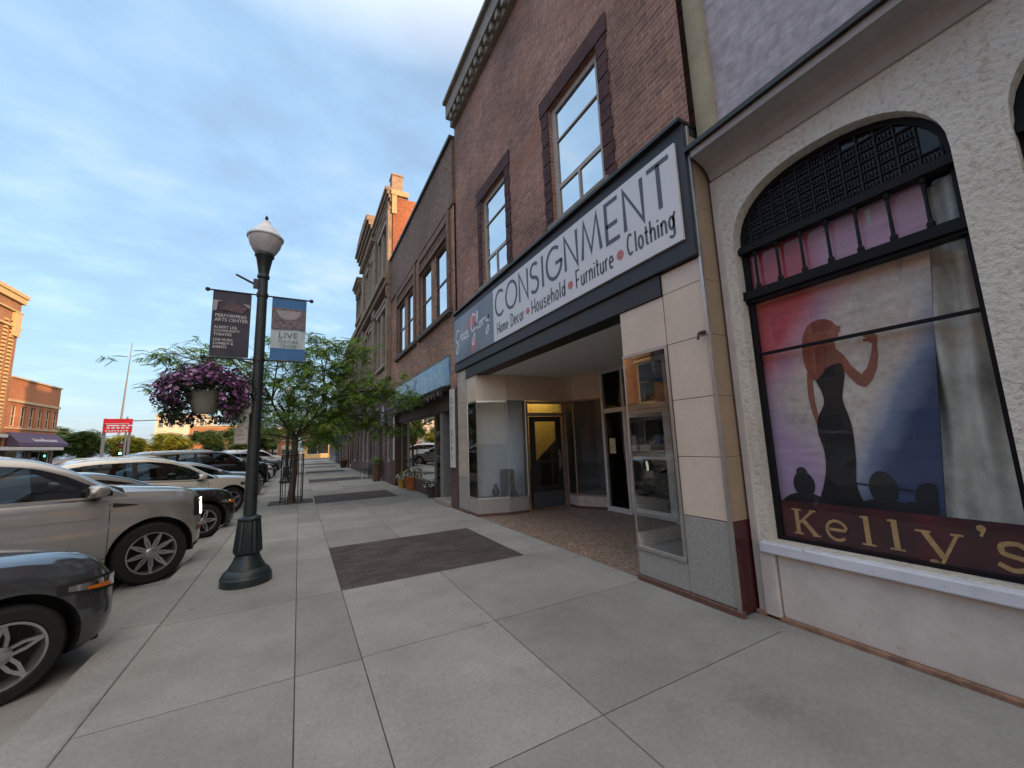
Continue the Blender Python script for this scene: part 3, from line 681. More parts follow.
# base: peach with greys
base = ramp(t, math_(t, 'ADD', fine.outputs[0], wob), [(.25, (.46, .41, .37)), (.5, (.62, .53, .45)), (.8, (.70, .66, .62))]).outputs[0]
def mask(expr, lo, hi): return ramp(t, expr, [(lo, (0, 0, 0)), (hi, (1, 1, 1))]).outputs[0]
# red: upper left   (u grows to the right of the picture: -Y)
U = math_(t, 'SUBTRACT', 2.15, Yc)
red = math_(t, 'ADD', math_(t, 'SUBTRACT', math_(t, 'MULTIPLY', Zc, 1.05), math_(t, 'MULTIPLY', U, 1.45)), wob)
col_ = mixc(t, mask(math_(t, 'SUBTRACT', red, 1.7), .0, .32), base, (.58, .34, .43))
col_ = mixc(t, mask(math_(t, 'SUBTRACT', red, 1.9), .1, .45), col_, (.60, .10, .13))
gx = math_(t, 'MULTIPLY', mask(math_(t, 'SUBTRACT', Zc, 2.0), .8, .95), mask(math_(t, 'SUBTRACT', U, .2), .25, .45))
col_ = mixc(t, gx, col_, (.66, .36, .48))
# lavender: lower left
lav = math_(t, 'ADD', math_(t, 'SUBTRACT', math_(t, 'SUBTRACT', 2.3, Zc), math_(t, 'MULTIPLY', U, 1.3)), wob)
col_ = mixc(t, mask(lav, -.1 + .1, .6), col_, (.47, .34, .50))
# blue wedge: lower right
blu = math_(t, 'ADD', math_(t, 'SUBTRACT', math_(t, 'MULTIPLY', U, 1.9), Zc), math_(t, 'ADD', wob, .3))
col_ = mixc(t, mask(blu, .0, .35), col_, (.25, .30, .42))
col_ = mixc(t, mask(math_(t, 'SUBTRACT', blu, .25), .0, .4), col_, (.045, .065, .14))
mpb = t.nodes.new('ShaderNodeMapping'); mpb.inputs['Rotation'].default_value = (R(52), 0, 0); mpb.inputs['Scale'].default_value = (1, 2.5, 11); link(t, c.outputs['Object'], mpb.inputs[0])
bn = noise(t, 1.6, 5, mpb.outputs[0], .6); brr = ramp(t, bn.outputs[0], [(.3, (.86,) * 3), (.5, (1,) * 3), (.72, (1.12,) * 3)])
col_ = mixc(t, 1.0, col_, brr.outputs[0], 'MULTIPLY')
link(t, col_, b.inputs['Base Color']); b.inputs['Roughness'].default_value = .75
x = MB(); x.add([(X_, *p) for X_ in (3.93, 3.95) for p in ((2.2, .6), (MURB, .6), (MURT, 3.42), (2.2, 3.42))], [(0, 1, 2, 3), (7, 6, 5, 4), (0, 4, 5, 1), (1, 5, 6, 2), (2, 6, 7, 3), (3, 7, 4, 0)]); x.build('board', m, MU)
FM = Fr('R', 3.928)
GOWN = mat('gown_black_paint', (.010, .010, .012), .7); SKIN = mat('mural_skin_paint', (.30, .11, .07), .7, var=.2); HAIR = mat('mural_hair_paint', (.26, .07, .045), .7, var=.3, scale=20)
def flat(pts, name, m_, d): 
    q = MB(); poly_wall(q, FM, pts, [], d, 0); return q.build(name, m_, MU)
flat(curve_pts([(1.72, 2.12), (1.66, 2.105), (1.6, 2.13), (1.52, 2.14), (1.505, 2.05), (1.53, 1.93), (1.545, 1.83), (1.525, 1.72), (1.51, 1.58), (1.52, 1.35), (1.54, 1.15), (1.50, 1.0), (1.44, .94), (1.86, .94), (1.80, 1.05), (1.74, 1.25), (1.73, 1.42), (1.755, 1.58), (1.74, 1.7), (1.68, 1.82), (1.685, 1.92), (1.72, 2.04), (1.72, 2.12)], 4)[:-1], 'gown', GOWN, .003)
flat([(1.70, 2.13), (1.66, 2.25), (1.60, 2.29), (1.60, 2.38), (1.54, 2.38), (1.54, 2.27), (1.49, 2.20), (1.45, 2.10), (1.395, 2.025), (1.35, 2.08), (1.318, 2.17), (1.300, 2.25), (1.32, 2.275), (1.35, 2.285), (1.355, 2.30), (1.32, 2.305), (1.35, 2.32), (1.345, 2.335), (1.29, 2.335), (1.262, 2.315), (1.262, 2.28), (1.272, 2.24), (1.275, 2.16), (1.295, 2.06), (1.335, 1.97), (1.385, 1.92), (1.43, 1.945), (1.48, 2.02), (1.53, 2.12)][::-1], 'arm_and_shoulders', SKIN, .0015)
flat([(1.60, 2.46), (1.53, 2.485), (1.505, 2.455), (1.478, 2.445), (1.492, 2.425), (1.488, 2.405), (1.505, 2.395), (1.505, 2.375), (1.545, 2.35), (1.60, 2.33)], 'face', SKIN, .0038)
flat([(1.775, 2.1), (1.79, 1.9), (1.775, 1.74), (1.755, 1.64), (1.735, 1.72), (1.745, 1.86), (1.735, 2.1)], 'lowered_arm', SKIN, .0018)
flat(curve_pts([(1.63, 2.545), (1.57, 2.53), (1.525, 2.485), (1.54, 2.45), (1.57, 2.42), (1.595, 2.36), (1.61, 2.26), (1.63, 2.12), (1.68, 2.05), (1.73, 2.03), (1.77, 2.12), (1.785, 2.25), (1.765, 2.42), (1.705, 2.52), (1.63, 2.545)], 4)[:-1], 'hair', HAIR, .0045)
def blob(cu, cz, rx, rz, n=22): return [(cu + rx * math.cos(2 * math.pi * i / n), cz + rz * math.sin(2 * math.pi * i / n)) for i in range(n)]
AUD = mat('audience_paint', (.016, .018, .022), .7)
for cu, cz, rx, rz in ((1.92, 1.13, .085, .11), (1.925, 1.23, .045, .05), (1.38, 1.14, .085, .13), (1.125, 1.08, .085, .12)): flat([(max(u_, 1.10 - (z_ - 1.0) * .09), z_) for u_, z_ in blob(cu, cz, rx, rz)] if cu < 1.2 else blob(cu, cz, rx, rz), 'audience_head', AUD, .002 + cu * .0005)
flat([(1.56, 1.175), (1.56, 1.16), (1.21, 1.13), (1.21, 1.142)], 'hat_brim', AUD, .0036)
for cu, hw_ in ((1.92, .2), (1.38, .22), (1.22, .105)): flat(blob(cu, .93, hw_, .13), 'audience_shoulders', AUD, .0016 + cu * .0003)
# grey drapes
dp = MB(); N = 60; zz = [.68 + i * .12 for i in range(23)]
for i in range(N + 1):
    for z in zz: pass
vs = []; fs = []
for i in range(N + 1):
    u = .30 + (1.25 - .30) * i / N
    for z in zz:
        k = (z - .68) / 2.7; vs.append((3.99 + .035 * math.sin(u * 42 + k * 5) * (.4 + k) + .03 * math.sin(u * 17 - k * 9), u, z))
nz = len(zz)
for i in range(N):
    for j in range(nz - 1): fs.append((i * nz + j, (i + 1) * nz + j, (i + 1) * nz + j + 1, i * nz + j + 1))
m, t, b = nt('drape_cloth'); n = noise(t, 3, 6, None, .65); r = ramp(t, n.outputs[0], [(.35, (.36, .37, .32)), (.6, (.66, .66, .58)), (.75, (.78, .76, .68))]); link(t, r.outputs[0], b.inputs['Base Color']); b.inputs['Roughness'].default_value = .95
o = dp.add(vs, fs).build('drape', m, None, smooth=60); tag(o, 'grey green cloth drape hanging beside the mural in the arched window', 'drape')
# maroon lettering band behind glass and gold letters
LB = thing('window_lettering', 'maroon band with gold serif bar name across the foot of the arched window', 'window sign', (3.86, 1.4, .7))
FL = Fr('R', 3.872)
x = MB(); fbox(x, FL, .67, 2.14, .66, .985, -.004, 0)
m, t, b = nt('maroon_band'); n = noise(t, 4, 4); r = ramp(t, n.outputs[0], [(.4, (.035, .012, .016)), (.7, (.10, .012, .018))]); link(t, r.outputs[0], b.inputs['Base Color'])
x.build('band', m, LB)
GOLD = mat('gold_leaf', (.52, .34, .15), .45, .2, var=.3, scale=25)
x = MB(); D = .0015
def seg(a, b_, wd, d=D): ribbon(x, FL, [a, b_], wd, d)
def serif(u, z, wd=.075, d=D): seg((u - wd / 2, z), (u + wd / 2, z), .014, d + .0002)
z0, z1 = .715, .915
seg((1.985, z0), (1.985, z1), .032); serif(1.985, z0); serif(1.985, z1); seg((1.975, .80), (1.86, z1), .018, .0018); seg((1.94, .83), (1.85, z0), .034, .002); serif(1.86, z1, .05); serif(1.85, z0, .06)
ribbon(x, FL, [(1.765, .79), (1.634, .79)] + [(1.70 - .068 * math.cos(R(a)), .785 + .075 * math.sin(R(a))) for a in range(0, 320, 15)], .022, D)
for u in (1.50, 1.335): seg((u, z0), (u, .925), .034); serif(u, z0, .085); seg((u, .922), (u + .035, .915), .014, .0018)
seg((1.18, .87), (1.10, .71), .034); seg((1.02, .87), (1.12, .655), .018, .0018); serif(1.185, .872, .08); serif(1.02, .872, .06); x.poly([FL.p(1.15 + .026 * math.cos(a * .6), .672 + .02 * math.sin(a * .6), .0019) for a in range(10)])
x.poly([FL.p(.905 + .022 * math.cos(a * .6), .935 + .022 * math.sin(a * .6), .0019) for a in range(10)]); seg((.89, .935), (.912, .885), .014, .002)
ribbon(x, FL, curve_pts([(.735, .84), (.77, .865), (.83, .85), (.83, .80), (.75, .775), (.74, .73), (.80, .705), (.86, .735)], 4), .028, D)
x.build('gold_letters', GOLD, LB)

# ================================================================== BROWN BRICK BUILDING (awning shop)
C = thing('brick_building', 'orange brown brick building with paired upper windows and blue mosaic sign above its shop', 'building', (3.46, 13.5, 0))
FC = Fr('R', 3.46)
BRN = brick('mottled_brown_brick', (.50, .22, .115), (.22, .145, .11), (.30, .25, .20), stain=(.15, .115, .10), var=.35)
DBR = brick('dark_parapet_brick', (.15, .088, .066), (.215, .135, .10), (.20, .16, .135), var=.25)
cw = [(9.92, 10.93, 5.28, 7.24), (11.45, 12.5, 5.28, 7.24), (13.55, 14.5, 5.28, 7.24), (15.0, 16.02, 5.28, 7.24)]
w = MB(); facade(w, FC, 9.305, 17.55, 3.0, 8.05, cw, .25); w.build('wall', BRN, C)
w = MB(); fbox(w, FC, 9.305, 17.55, 8.05, 9.98, -.2, .05); w.build('parapet', DBR, C)
w = MB(); fbox(w, FC, 9.3, 17.55, 9.98, 10.08, -.3, .12); w.build('coping', mat('dark_coping', (.05, .055, .06), .6), C)
w = MB(); w.box(3.75, 17, 9.32, 17.5, 3.0, 9.9); w.build('inner_block', BRN, C)
w = MB()
for a, b_ in ((9.6, 12.82), (13.25, 16.35)):   # recessed frames around the pairs
    fbox(w, FC, a, a + .2, 5.0, 8.0, 0, .07); fbox(w, FC, b_ - .2, b_, 5.0, 8.0, 0, .07); fbox(w, FC, a + .2, b_ - .2, 7.30, 7.42, 0, .09); fbox(w, FC, a + .2, b_ - .2, 7.75, 7.98, 0, .06)
    for i in range(int((b_ - a - .5) / .17)):
        u = a + .28 + i * .17
        fbox(w, FC, u, u + .08, 7.46, 7.72, 0, .03)
w.build('corbelled_frames', DBR, C, bev=.006)
w = MB()
for a, b_ in ((9.6, 12.82), (13.25, 16.35)): fbox(w, FC, a - .08, b_ + .08, 5.03, 5.17, 0, .12)
w.build('sill_course', mat('dark_sill', (.10, .08, .07), .8), C, bev=.01)
BFR = mat('dark_bronze_frame', (.03, .026, .024), .45)
for (a, b_, c_, d_) in cw: window(FC, a, b_, c_, d_, C, BFR, glass('bright_upper_glass', refl=.62, ior=1.7, opaque=(.02, .022, .025)), dep=-.03, fw=.05, hs=(6.2,), bar=.06)
# ground floor
DKB = mat('dark_brown_boards', (.075, .052, .042), .75, var=.3, scale=4)
w = MB()
for a in ((9.31, 9.78), (16.5, 17.5)):
    w = MB(); fbox(w, FC, *a, 0, 3.0, -.3, .02); w.build('shop_pier', brick('maroon_brick', (.085, .05, .045), (.12, .07, .06), (.09, .07, .06)), C)
w = MB(); fbox(w, FC, 9.78, 16.5, 2.5, 3.0, -.3, -.1); w.build('transom_panel', DKB, C)
w = MB(); fbox(w, FC, 11.85, 16.5, 0, .42, -.7, -.2); fbox(w, FC, 11.25, 11.85, 0, .42, -1.3, -.35); w.build('stall_riser', DKB, C, bev=.005)
w = MB(); fbox(w, FC, 10.98, 11.22, 0, 2.9, -.5, -.16); fbox(w, FC, 11.2, 11.26, .42, 2.5, -1.2, -1.1); w.build('grey_column', mat('grey_column_paint', (.22, .215, .21), .7), C, bev=.01)
wd = MB(); fbox(wd, FC, 11.85, 11.91, .42, 2.5, -.26, -.2); fbox(wd, FC, 16.38, 16.44, .42, 2.5, -.26, -.2); fbox(wd, FC, 11.91, 16.38, .42, .48, -.26, -.2); fbox(wd, FC, 11.91, 16.38, 2.44, 2.5, -.26, -.2); fbox(wd, FC, 15.2, 15.25, .48, 2.44, -.26, -.2)
wd = wd.build('shop_window', mat('dull_metal_frame', (.22, .21, .19), .5, .5), C)
p = MB(); p.poly([FC.p(11.91, .48, -.23), FC.p(16.38, .48, -.23), FC.p(16.38, 2.44, -.23), FC.p(11.91, 2.44, -.23)]); p.poly([FC.p(11.88, .48, -.23), FC.p(11.88, 2.44, -.23), FC.p(11.24, 2.44, -1.15), FC.p(11.24, .48, -1.15)]); p.build('pane', GL_SHOP, wd)
w = MB(); w.box(4.5, 4.55, 9.8, 11.2, 2.25, 2.6); w.build('transom_light', mat('grey_green_frame', (.22, .25, .22), .6), C)
w = MB(); w.box(4.42, 4.5, 9.9, 11.15, .1, 2.25); od = w.build('wooden_door', mat('orange_stained_door', (.27, .085, .035), .5, var=.3, scale=5), C, bev=.01)
w = MB(); w.box(4.405, 4.418, 10.1, 10.95, 1.0, 2.05); w.build('pane', GL_DARK, od); w = MB(); w.box(4.34, 4.4, 10.93, 10.97, .95, 1.15); w.build('handle', ALU, od)
w = MB(); w.box(3.36, 4.5, 9.8, 11.0, -.02, .12); w.build('door_step', mat('tan_step_stone', (.30, .27, .22), .85), C, bev=.01)
# shop inside: shelves and goods seen through glass
w = MB(); w.box(6.4, 6.45, 9.8, 17.3, 0, 3.0); w.box(3.9, 6.4, 9.8, 17.3, -.02, 0); w.box(3.75, 6.4, 17.3, 17.35, 0, 3); w.box(4.6, 6.4, 9.7, 9.75, 0, 3); w.box(3.8, 6.4, 9.8, 17.3, 2.95, 2.99); w.build('shop_interior', mat('olive_interior', (.13, .14, .085), .9), C)
w = MB()
for z in (.5, .95, 1.4, 1.85): w.box(4.3, 4.7, 12.1, 16.1, z, z + .03)
w.build('shelves', mat('shelf_wood', (.16, .13, .09), .7), C)
rnd = random.Random(3); w = MB()
for z in (.53, .98, 1.43, 1.88):
    u = 12.2
    while u < 16:
        h = rnd.uniform(.08, .28); q_ = rnd.uniform(.05, .13)
        w.lathe((4.45 + rnd.uniform(-.08, .08), u, z), [(q_ * .6, 0), (q_, h * .4), (q_ * rnd.uniform(.4, .9), h)], 8, mi=rnd.randrange(4)); u += q_ * 2 + rnd.uniform(.03, .2)
w.build('shelf_goods', [mat('ware_a', (.45, .44, .40), .5), mat('ware_b', (.08, .16, .13), .5), mat('ware_c', (.30, .12, .06), .5), mat('ware_d', (.32, .30, .14), .5)], C)
la = bpy.data.lights.new('shop_lamp', 'POINT'); la.energy = 14; la.color = (1, .8, .35); la.shadow_soft_size = .15
lo = bpy.data.objects.new('shop_lamp', la); col.objects.link(lo); lo.location = (5.2, 12.8, 2.5)
w = MB(); w.lathe((4.9, 12.5, 2.2), [(.02, .2), (.12, .12), (.15, 0), (.12, -.02)], 16); o = w.build('pendant_shade', emit('lamp_glow', (1, .75, .3), 1.2), C)
# mosaic sign
MS = thing('mosaic_sign', 'blue and green mosaic sign band above the dark fringed awning', 'shop sign', (3.42, 13, 3.1))
m, t, b = nt('mosaic'); v_, ov = wallvec(t); v = t.nodes.new('ShaderNodeTexVoronoi'); v.inputs['Scale'].default_value = 9; link(t, v_, v.inputs['Vector'])
s_ = t.nodes.new('ShaderNodeSeparateColor'); link(t, v.outputs['Color'], s_.inputs[0]); n = noise(t, .9, 3, ov)
r = ramp(t, s_.outputs[0], [(0, (.05, .11, .24)), (.3, (.10, .22, .38)), (.55, (.18, .33, .40)), (.75, (.10, .24, .18)), (1, (.42, .48, .52))])
r2 = ramp(t, n.outputs[0], [(.4, (.16, .35, .60)), (.6, (.30, .45, .55))]); link(t, mixc(t, .45, r.outputs[0], r2.outputs[0]), b.inputs['Base Color']); b.inputs['Roughness'].default_value = .35
x = MB(); fbox(x, FC, 9.76, 16.35, 3.14, 3.9, .0, .05); x.build('mosaic_panel', m, MS)
x = MB(); fbox(x, FC, 9.74, 16.37, 3.11, 3.137, 0, .07); fbox(x, FC, 9.74, 16.37, 3.903, 3.93, 0, .06); x.build('rim', mat('verdigris', (.12, .2, .2), .6), MS)
x = MB(); x.poly([FC.p(14.0, 3.2, .053), FC.p(13.2, 3.85, .053), FC.p(12.9, 3.7, .053), FC.p(13.6, 3.2, .053)]); x.build('purple_shard', mat('mosaic_violet', (.14, .13, .30), .4), MS)
# awning rolled up, fringe hanging
AW = thing('rolled_awning', 'dark rolled shop awning with ragged striped fringe below the blue mosaic sign', 'awning', (3.3, 13, 3.0))
x = MB(); x.tube([(3.32, 9.85, 3.03), (3.32, 17.3, 3.03)], .055, 10); fbox(x, FC, 9.8, 17.3, 3.05, 3.1, -.02, .20); x.build('roller', mat('awning_black', (.022, .02, .02), .8), AW, smooth=40)
x = MB(); u = 9.95; rnd = random.Random(5)
while u < 17.2:
    h = rnd.uniform(.13, .22); x.poly([(3.27, u, 3.02), (3.27, u + .10, 3.02), (3.275 + rnd.uniform(0, .03), u + .095, 3.02 - h), (3.275 + rnd.uniform(0, .03), u + .01, 3.02 - h * rnd.uniform(.8, 1))], rnd.randrange(2)); u += .105
x.build('fringe', [mat('fringe_dark', (.05, .04, .04), .9), mat('fringe_pale', (.24, .20, .18), .9)], AW)
# narrow vertical signs
for u0, u1, nm in ((9.40, 9.72, 'tall narrow white sign with black script on the pier between the two shops'), (16.55, 16.75, 'tall narrow white board on the far pier of the awning shop')):
    V = thing('vertical_sign', nm, 'shop sign', (3.4, u0, 1))
    x = MB(); fbox(x, FC, u0, u1, 1.0, 2.98, .025, .06); x.build('board', mat('white_sign_board', (.60, .60, .57), .6, var=.08), V, bev=.004)
    if u0 < 10:
        x = MB(); rnd = random.Random(11); z = 2.62
        for ch in ('a', 'n', 't', 'i', 'q', 'u', 'e', 's'):
            gname = {'a': 'd', 'q': 'g'}.get(ch, ch)
            for st in GL[gname][1]:
                ribbon(x, FC, [(9.64 - a * .38, z + b_ * .17) for a, b_ in st], .018, .0615)
            z -= .20
        x.build('lettering', mat('black_ink', (.03, .03, .03), .7), V)

# ================================================================== ORNATE STONE BUILDING
D_ = thing('stone_building', 'ornate three storey stone and brick building with heavy cornices and a tall chimney', 'building', (3.5, 24, 0))
FO = Fr('R', 3.48)
ORN = mat('carved_grey_brown_stone', (.25, .19, .14), .85, var=.4, scale=2.2, bmp=.6, bscale=18)
REDB = brick('deep_red_brick', (.36, .125, .06), (.29, .10, .05), (.26, .15, .10), var=.25)
dw = []
for u in (18.5, 19.75, 22.4, 24.3, 26.3, 27.6): dw += [(u, u + .8, 5.45, 8.0), (u, u + .8, 9.9, 12.2)]
w = MB(); facade(w, FO, 17.56, 29.2, 4.6, 13.0, dw, .3); w.build('wall', mat('brown_facade_brick', (.24, .115, .08), .9, var=.35, scale=3, bmp=.5, bscale=40), D_)
w = MB(); w.box(3.8, 17, 17.60, 29.15, 0, 13.3); w.box(3.49, 3.8, 17.565, 17.8, 4.6, 13.3); w.build('side_wall', REDB, D_)
for (a, b_, c_, d_) in dw:   # pale surrounds, columns, hoods
    w = MB()
    fbox(w, FO, a - .14, a, c_ - .1, d_ + .05, 0, .12); fbox(w, FO, b_, b_ + .14, c_ - .1, d_ + .05, 0, .12); fbox(w, FO, a - .2, b_ + .2, d_ + .05, d_ + .3, 0, .18); fbox(w, FO, a - .18, b_ + .18, c_ - .22, c_ - .1, 0, .2)
    if d_ > 10:
        for k in range(9):
            t0 = math.pi * k / 9; cu = (a + b_) / 2
            u_ = cu - .52 * math.cos(t0 + .17); zz_ = d_ + .3 + .38 * math.sin(t0 + .17); fbox(w, FO, u_ - .08, u_ + .08, zz_ - .07, zz_ + .07, 0, .14)
    w.build('window_surround', mat('pale_stone_trim', (.33, .29, .24), .8, var=.25, scale=5), D_)
for (a, b_, c_, d_) in dw: window(FO, a, b_, c_, d_, D_, mat('dark_red_sash', (.09, .03, .025), .6), GL_DARK, dep=-.16, fw=.06, hs=((c_ + d_) / 2,))
w = MB()
for u in (17.6, 21.2, 21.7, 25.6, 26.0, 28.85): fbox(w, FO, u, u + .4, 4.6, 12.7, 0, .22)
w.build('pilasters', ORN, D_, bev=.02)
w = MB()   # belt courses
fbox(w, FO, 17.56, 29.3, 8.25, 8.45, 0, .22); fbox(w, FO, 17.56, 29.3, 8.9, 9.15, 0, .30); fbox(w, FO, 17.56, 29.3, 9.15, 9.5, 0, .42); fbox(w, FO, 17.56, 29.3, 4.6, 5.0, 0, .2); fbox(w, FO, 17.56, 29.3, 12.6, 12.75, 0, .2)
fbox(w, FO, 25.0, 27.2, 9.5, 9.75, 0, .5)
w.build('belt_courses', ORN, D_, bev=.02)
w = MB()   # stepped cornices
def cornice(u0, u1, z0, z1, dmax, n=4):
    for i in range(n): fbox(w, FO, u0 - .0, u1 + .0, z0 + (z1 - z0) * i / n, z0 + (z1 - z0) * (i + 1) / n - .002, -.2, dmax * (i + 1.6) / (n + .6))
    k = u0 + .1
    while k < u1 - .2: fbox(w, FO, k, k + .14, z0 - .22, z0 + .05, 0, dmax * .6); k += .36
cornice(17.56, 21.6, 13.0, 13.75, .35); cornice(26.9, 29.3, 12.2, 12.95, .5)
cornice(21.6, 26.9, 13.2, 14.4, .62, 5)
for i in range(10):
    a0 = math.pi * i / 10; a1 = math.pi * (i + 1) / 10
    fbox(w, FO, 24.25 - 2.4 * math.cos(a0), 24.25 - 2.4 * math.cos(a1), 14.4, 14.5 + .45 * math.sin((a0 + a1) / 2), -.2, .58)
w.build('cornice', ORN, D_, bev=.015)
w = MB(); w.box(3.45, 3.95, 17.6, 18.15, 13.3, 14.42); w.box(3.42, 3.98, 17.56, 18.2, 14.42, 14.5); w.build('chimney', mat('chimney_stone', (.33, .25, .19), .85, var=.3, scale=6), D_)
w = MB(); w.box(3.44, 3.66, 17.5, 17.6, 12.4, 13.35); w.box(3.4, 4.2, 17.48, 17.66, 13.35, 13.6); w.build('corner_stone', mat('gold_stone', (.42, .34, .20), .8, var=.25, scale=4), D_)
# ground floor of the ornate building
w = MB(); gh = [(17.9, 18.9, .9, 2.6), (19.6, 20.4, .05, 2.5), (21.3, 22.1, .9, 2.6), (22.6, 23.5, .05, 2.4), (24.0, 25.2, .7, 2.5), (25.6, 27.0, .7, 2.5), (27.5, 28.6, .7, 2.5)]
facade(w, FO, 17.56, 29.2, 0, 4.6, gh, .3); w.build('ground_floor_wall', brick('purple_ground_brick', (.12, .085, .085), (.15, .105, .10), (.13, .11, .105)), D_)
for i, (a, b_, c_, d_) in enumerate(gh):
    if i in (1, 3):
        x = MB(); fbox(x, FO, a, b_, c_, d_, -.2, -.14); o = x.build('wooden_door', mat('red_brown_door', (.14, .05, .03), .6), D_); x = MB(); fbox(x, FO, a + .1, a + .14, 1.0, 1.2, -.14, -.08); x.build('handle', ALU, o)
    else: window(FO, a, b_, c_, d_, D_, WOODW, glass('lit_far_glass', refl=.25, ior=1.6, opaque=(.06, .06, .055)), dep=-.1, fw=.09, hs=((c_ + d_) / 2,))
w = MB(); w.box(3.0, 3.48, 20.6, 21.7, 3.35, 3.55); w.box(3.05, 3.48, 20.7, 21.6, 3.55, 3.9); w.build('entrance_hood', mat('pale_hood', (.42, .40, .37), .7), D_, bev=.02)
x = MB(); fbox(x, FO, 18.65, 19.35, 2.55, 3.1, .05, .12); x.poly([FO.p(18.65, 3.1, .085), FO.p(19.35, 3.1, .085), FO.p(19.0, 3.5, .085)])
tag(x.build('wall_sign', mat('pale_blue_sign', (.28, .38, .50), .5)), 'small pale blue pointed sign on the wall beyond the awning shop', 'sign')

# ================================================================== further row on the right
def plain_building(name, label, F_, u0, u1, h, depth, mw, mt, wm, nwin, zrows, parent_loc, shop=True, gl=GL_DARK, awn=None, corn=.3, side=1):
    T = thing(name, label, 'building', parent_loc)
    holes = []
    n = nwin; wd_ = (u1 - u0) / n
    for z0, z1 in zrows:
        for i in range(n): holes.append((u0 + wd_ * (i + .25), u0 + wd_ * (i + .75), z0, z1))
    gf = [(u0 + (u1 - u0) * (k / 3 + .04), u0 + (u1 - u0) * (k / 3 + .29), .6 if k != 1 else .05, 2.6) for k in range(3)] if shop else []
    w = MB(); facade(w, F_, u0, u1, 0, h, holes + gf, .25)
    a = F_.p(u0, 0, -.3); b_ = F_.p(u1, h, -depth)
    w.box(min(a[0], b_[0]), max(a[0], b_[0]), min(a[1], b_[1]) + .01, max(a[1], b_[1]) - .01, 0, h - .05)
    w.build('wall', mw, T)
    w = MB(); fbox(w, F_, u0 - .05, u1 + .05, h, h + .22, -.3, corn); fbox(w, F_, u0, u1, h - .35, h - .2, 0, corn * .5); fbox(w, F_, u0, u1, 3.4, 3.6, 0, .12); w.build('cornice', mt, T, bev=.02)
    for (a, b_, c_, d_) in holes: window(F_, a, b_, c_, d_, T, wm, gl, dep=-.12, fw=.07, hs=((c_ + d_) / 2,), sill=mt)
    for i, (a, b_, c_, d_) in enumerate(gf):
        if i == 1:
            x = MB(); fbox(x, F_, a, a + .1, c_, d_, -.18, -.1); fbox(x, F_, b_ - .1, b_, c_, d_, -.18, -.1); fbox(x, F_, a + .1, b_ - .1, c_, c_ + .2, -.18, -.1); fbox(x, F_, a + .1, b_ - .1, d_ - .1, d_, -.18, -.1); o = x.build('shop_door', wm, T); x = MB(); fbox(x, F_, a + .1, b_ - .1, c_ + .2, d_ - .1, -.15, -.13); x.build('pane', gl, o)
        else: window(F_, a, b_, c_, d_, T, wm, gl, dep=-.1, fw=.08, vs=((a + b_) / 2,), name='shop_window')
    return T
E1 = plain_building('brick_building', 'narrow red brick building just beyond the ornate stone one on the right', Fr('R', 3.5), 29.4, 38, 9.7, 14, brick('far_red_brick', (.17, .075, .055), (.13, .06, .05), (.13, .1, .09)), STONE, WOODW, 4, [(4.6, 6.2), (7.2, 8.6)], (3.5, 33, 0))
E2 = plain_building('brick_building', 'low dark blue fronted building far down the right side of the street', Fr('R', 3.5), 38.1, 47, 8.2, 14, mat('navy_paint', (.05, .06, .085), .8), STONE, WOODW, 3, [(4.6, 6.6)], (3.5, 42, 0))
E3 = plain_building('brick_building', 'plain grey building ending the near block on the right', Fr('R', 3.5), 47.1, 58, 7.6, 14, mat('grey_render', (.28, .26, .24), .9), STONE, WOODW, 4, [(4.4, 6.2)], (3.5, 52, 0))
SAND = mat('sandstone', (.42, .33, .22), .85, var=.2, scale=3)
E4 = plain_building('corner_building', 'sunlit yellow building across the cross street at the far end of the sidewalk', Fr('S', 76), .6, 14, 5.6, 20, mat('yellow_render', (.48, .33, .15), .85), SAND, WOODW, 6, [(3.9, 4.9)], (6, 76, 0))
# buildings behind the camera on our side: shade the street and show in reflections
plain_building('brick_building', 'red brick building past the white bar at the near end', Fr('R', 3.7), -16, -5.05, 10.2, 13, BRN, STONE, WOODW, 5, [(4.8, 7.0)], (3.7, -10, 0))
plain_building('brick_building', 'long brown brick building far behind the viewer on the shop side', Fr('R', 3.7), -48, -16.1, 11, 13, BRN, STONE, WOODW, 10, [(4.8, 7.0)], (3.7, -30, 0))

# ================================================================== LEFT SIDE OF THE STREET
OB = brick('orange_brick', (.34, .17, .085), (.28, .14, .075), (.26, .18, .12), var=.18)
FLf = Fr('L', -20.0)
T1 = thing('brick_building', 'tall ornate orange brick corner building with pale banded corner pier on the left', 'building', (-20, 38, 0))
lw = []
for i in range(7):
    for z0, z1 in ((4.6, 8.2), (8.9, 11.4)): lw.append((20.6 + i * 3.3, 22.4 + i * 3.3, z0, z1))
w = MB(); facade(w, FLf, 19.5, 45, 3.6, 13.9, lw, .3); w.box(-34, -20.32, 19.5, 44.99, 0, 13.8); w.build('wall', OB, T1)
w = MB()
for u in (44.0, 43.2): 
    for i in range(30): fbox(w, FLf, u, u + .38, 3.7 + i * .29, 3.7 + i * .29 + .16, 0, .12)
fbox(w, FLf, 19.5, 45.05, 13.0, 13.12, 0, .2); fbox(w, FLf, 19.5, 45.05, 11.75, 11.9, 0, .2); fbox(w, FLf, 19.4, 45.15, 13.85, 14.3, -.3, .22); fbox(w, FLf, 19.4, 45.25, 14.3, 14.6, -.3, .32)
fbox(w, FLf, 44.0, 44.75, 11.1, 12.95, .0, .25)
for (a, b_, c_, d_) in lw: fbox(w, FLf, a - .2, b_ + .2, d_ + .003, d_ + .3, 0, .12); fbox(w, FLf, a - .2, b_ + .2, c_ - .25, c_ - .003, 0, .15)
w.build('stone_trim', mat('ochre_stone', (.50, .38, .20), .8, var=.15, scale=4), T1, bev=.02)
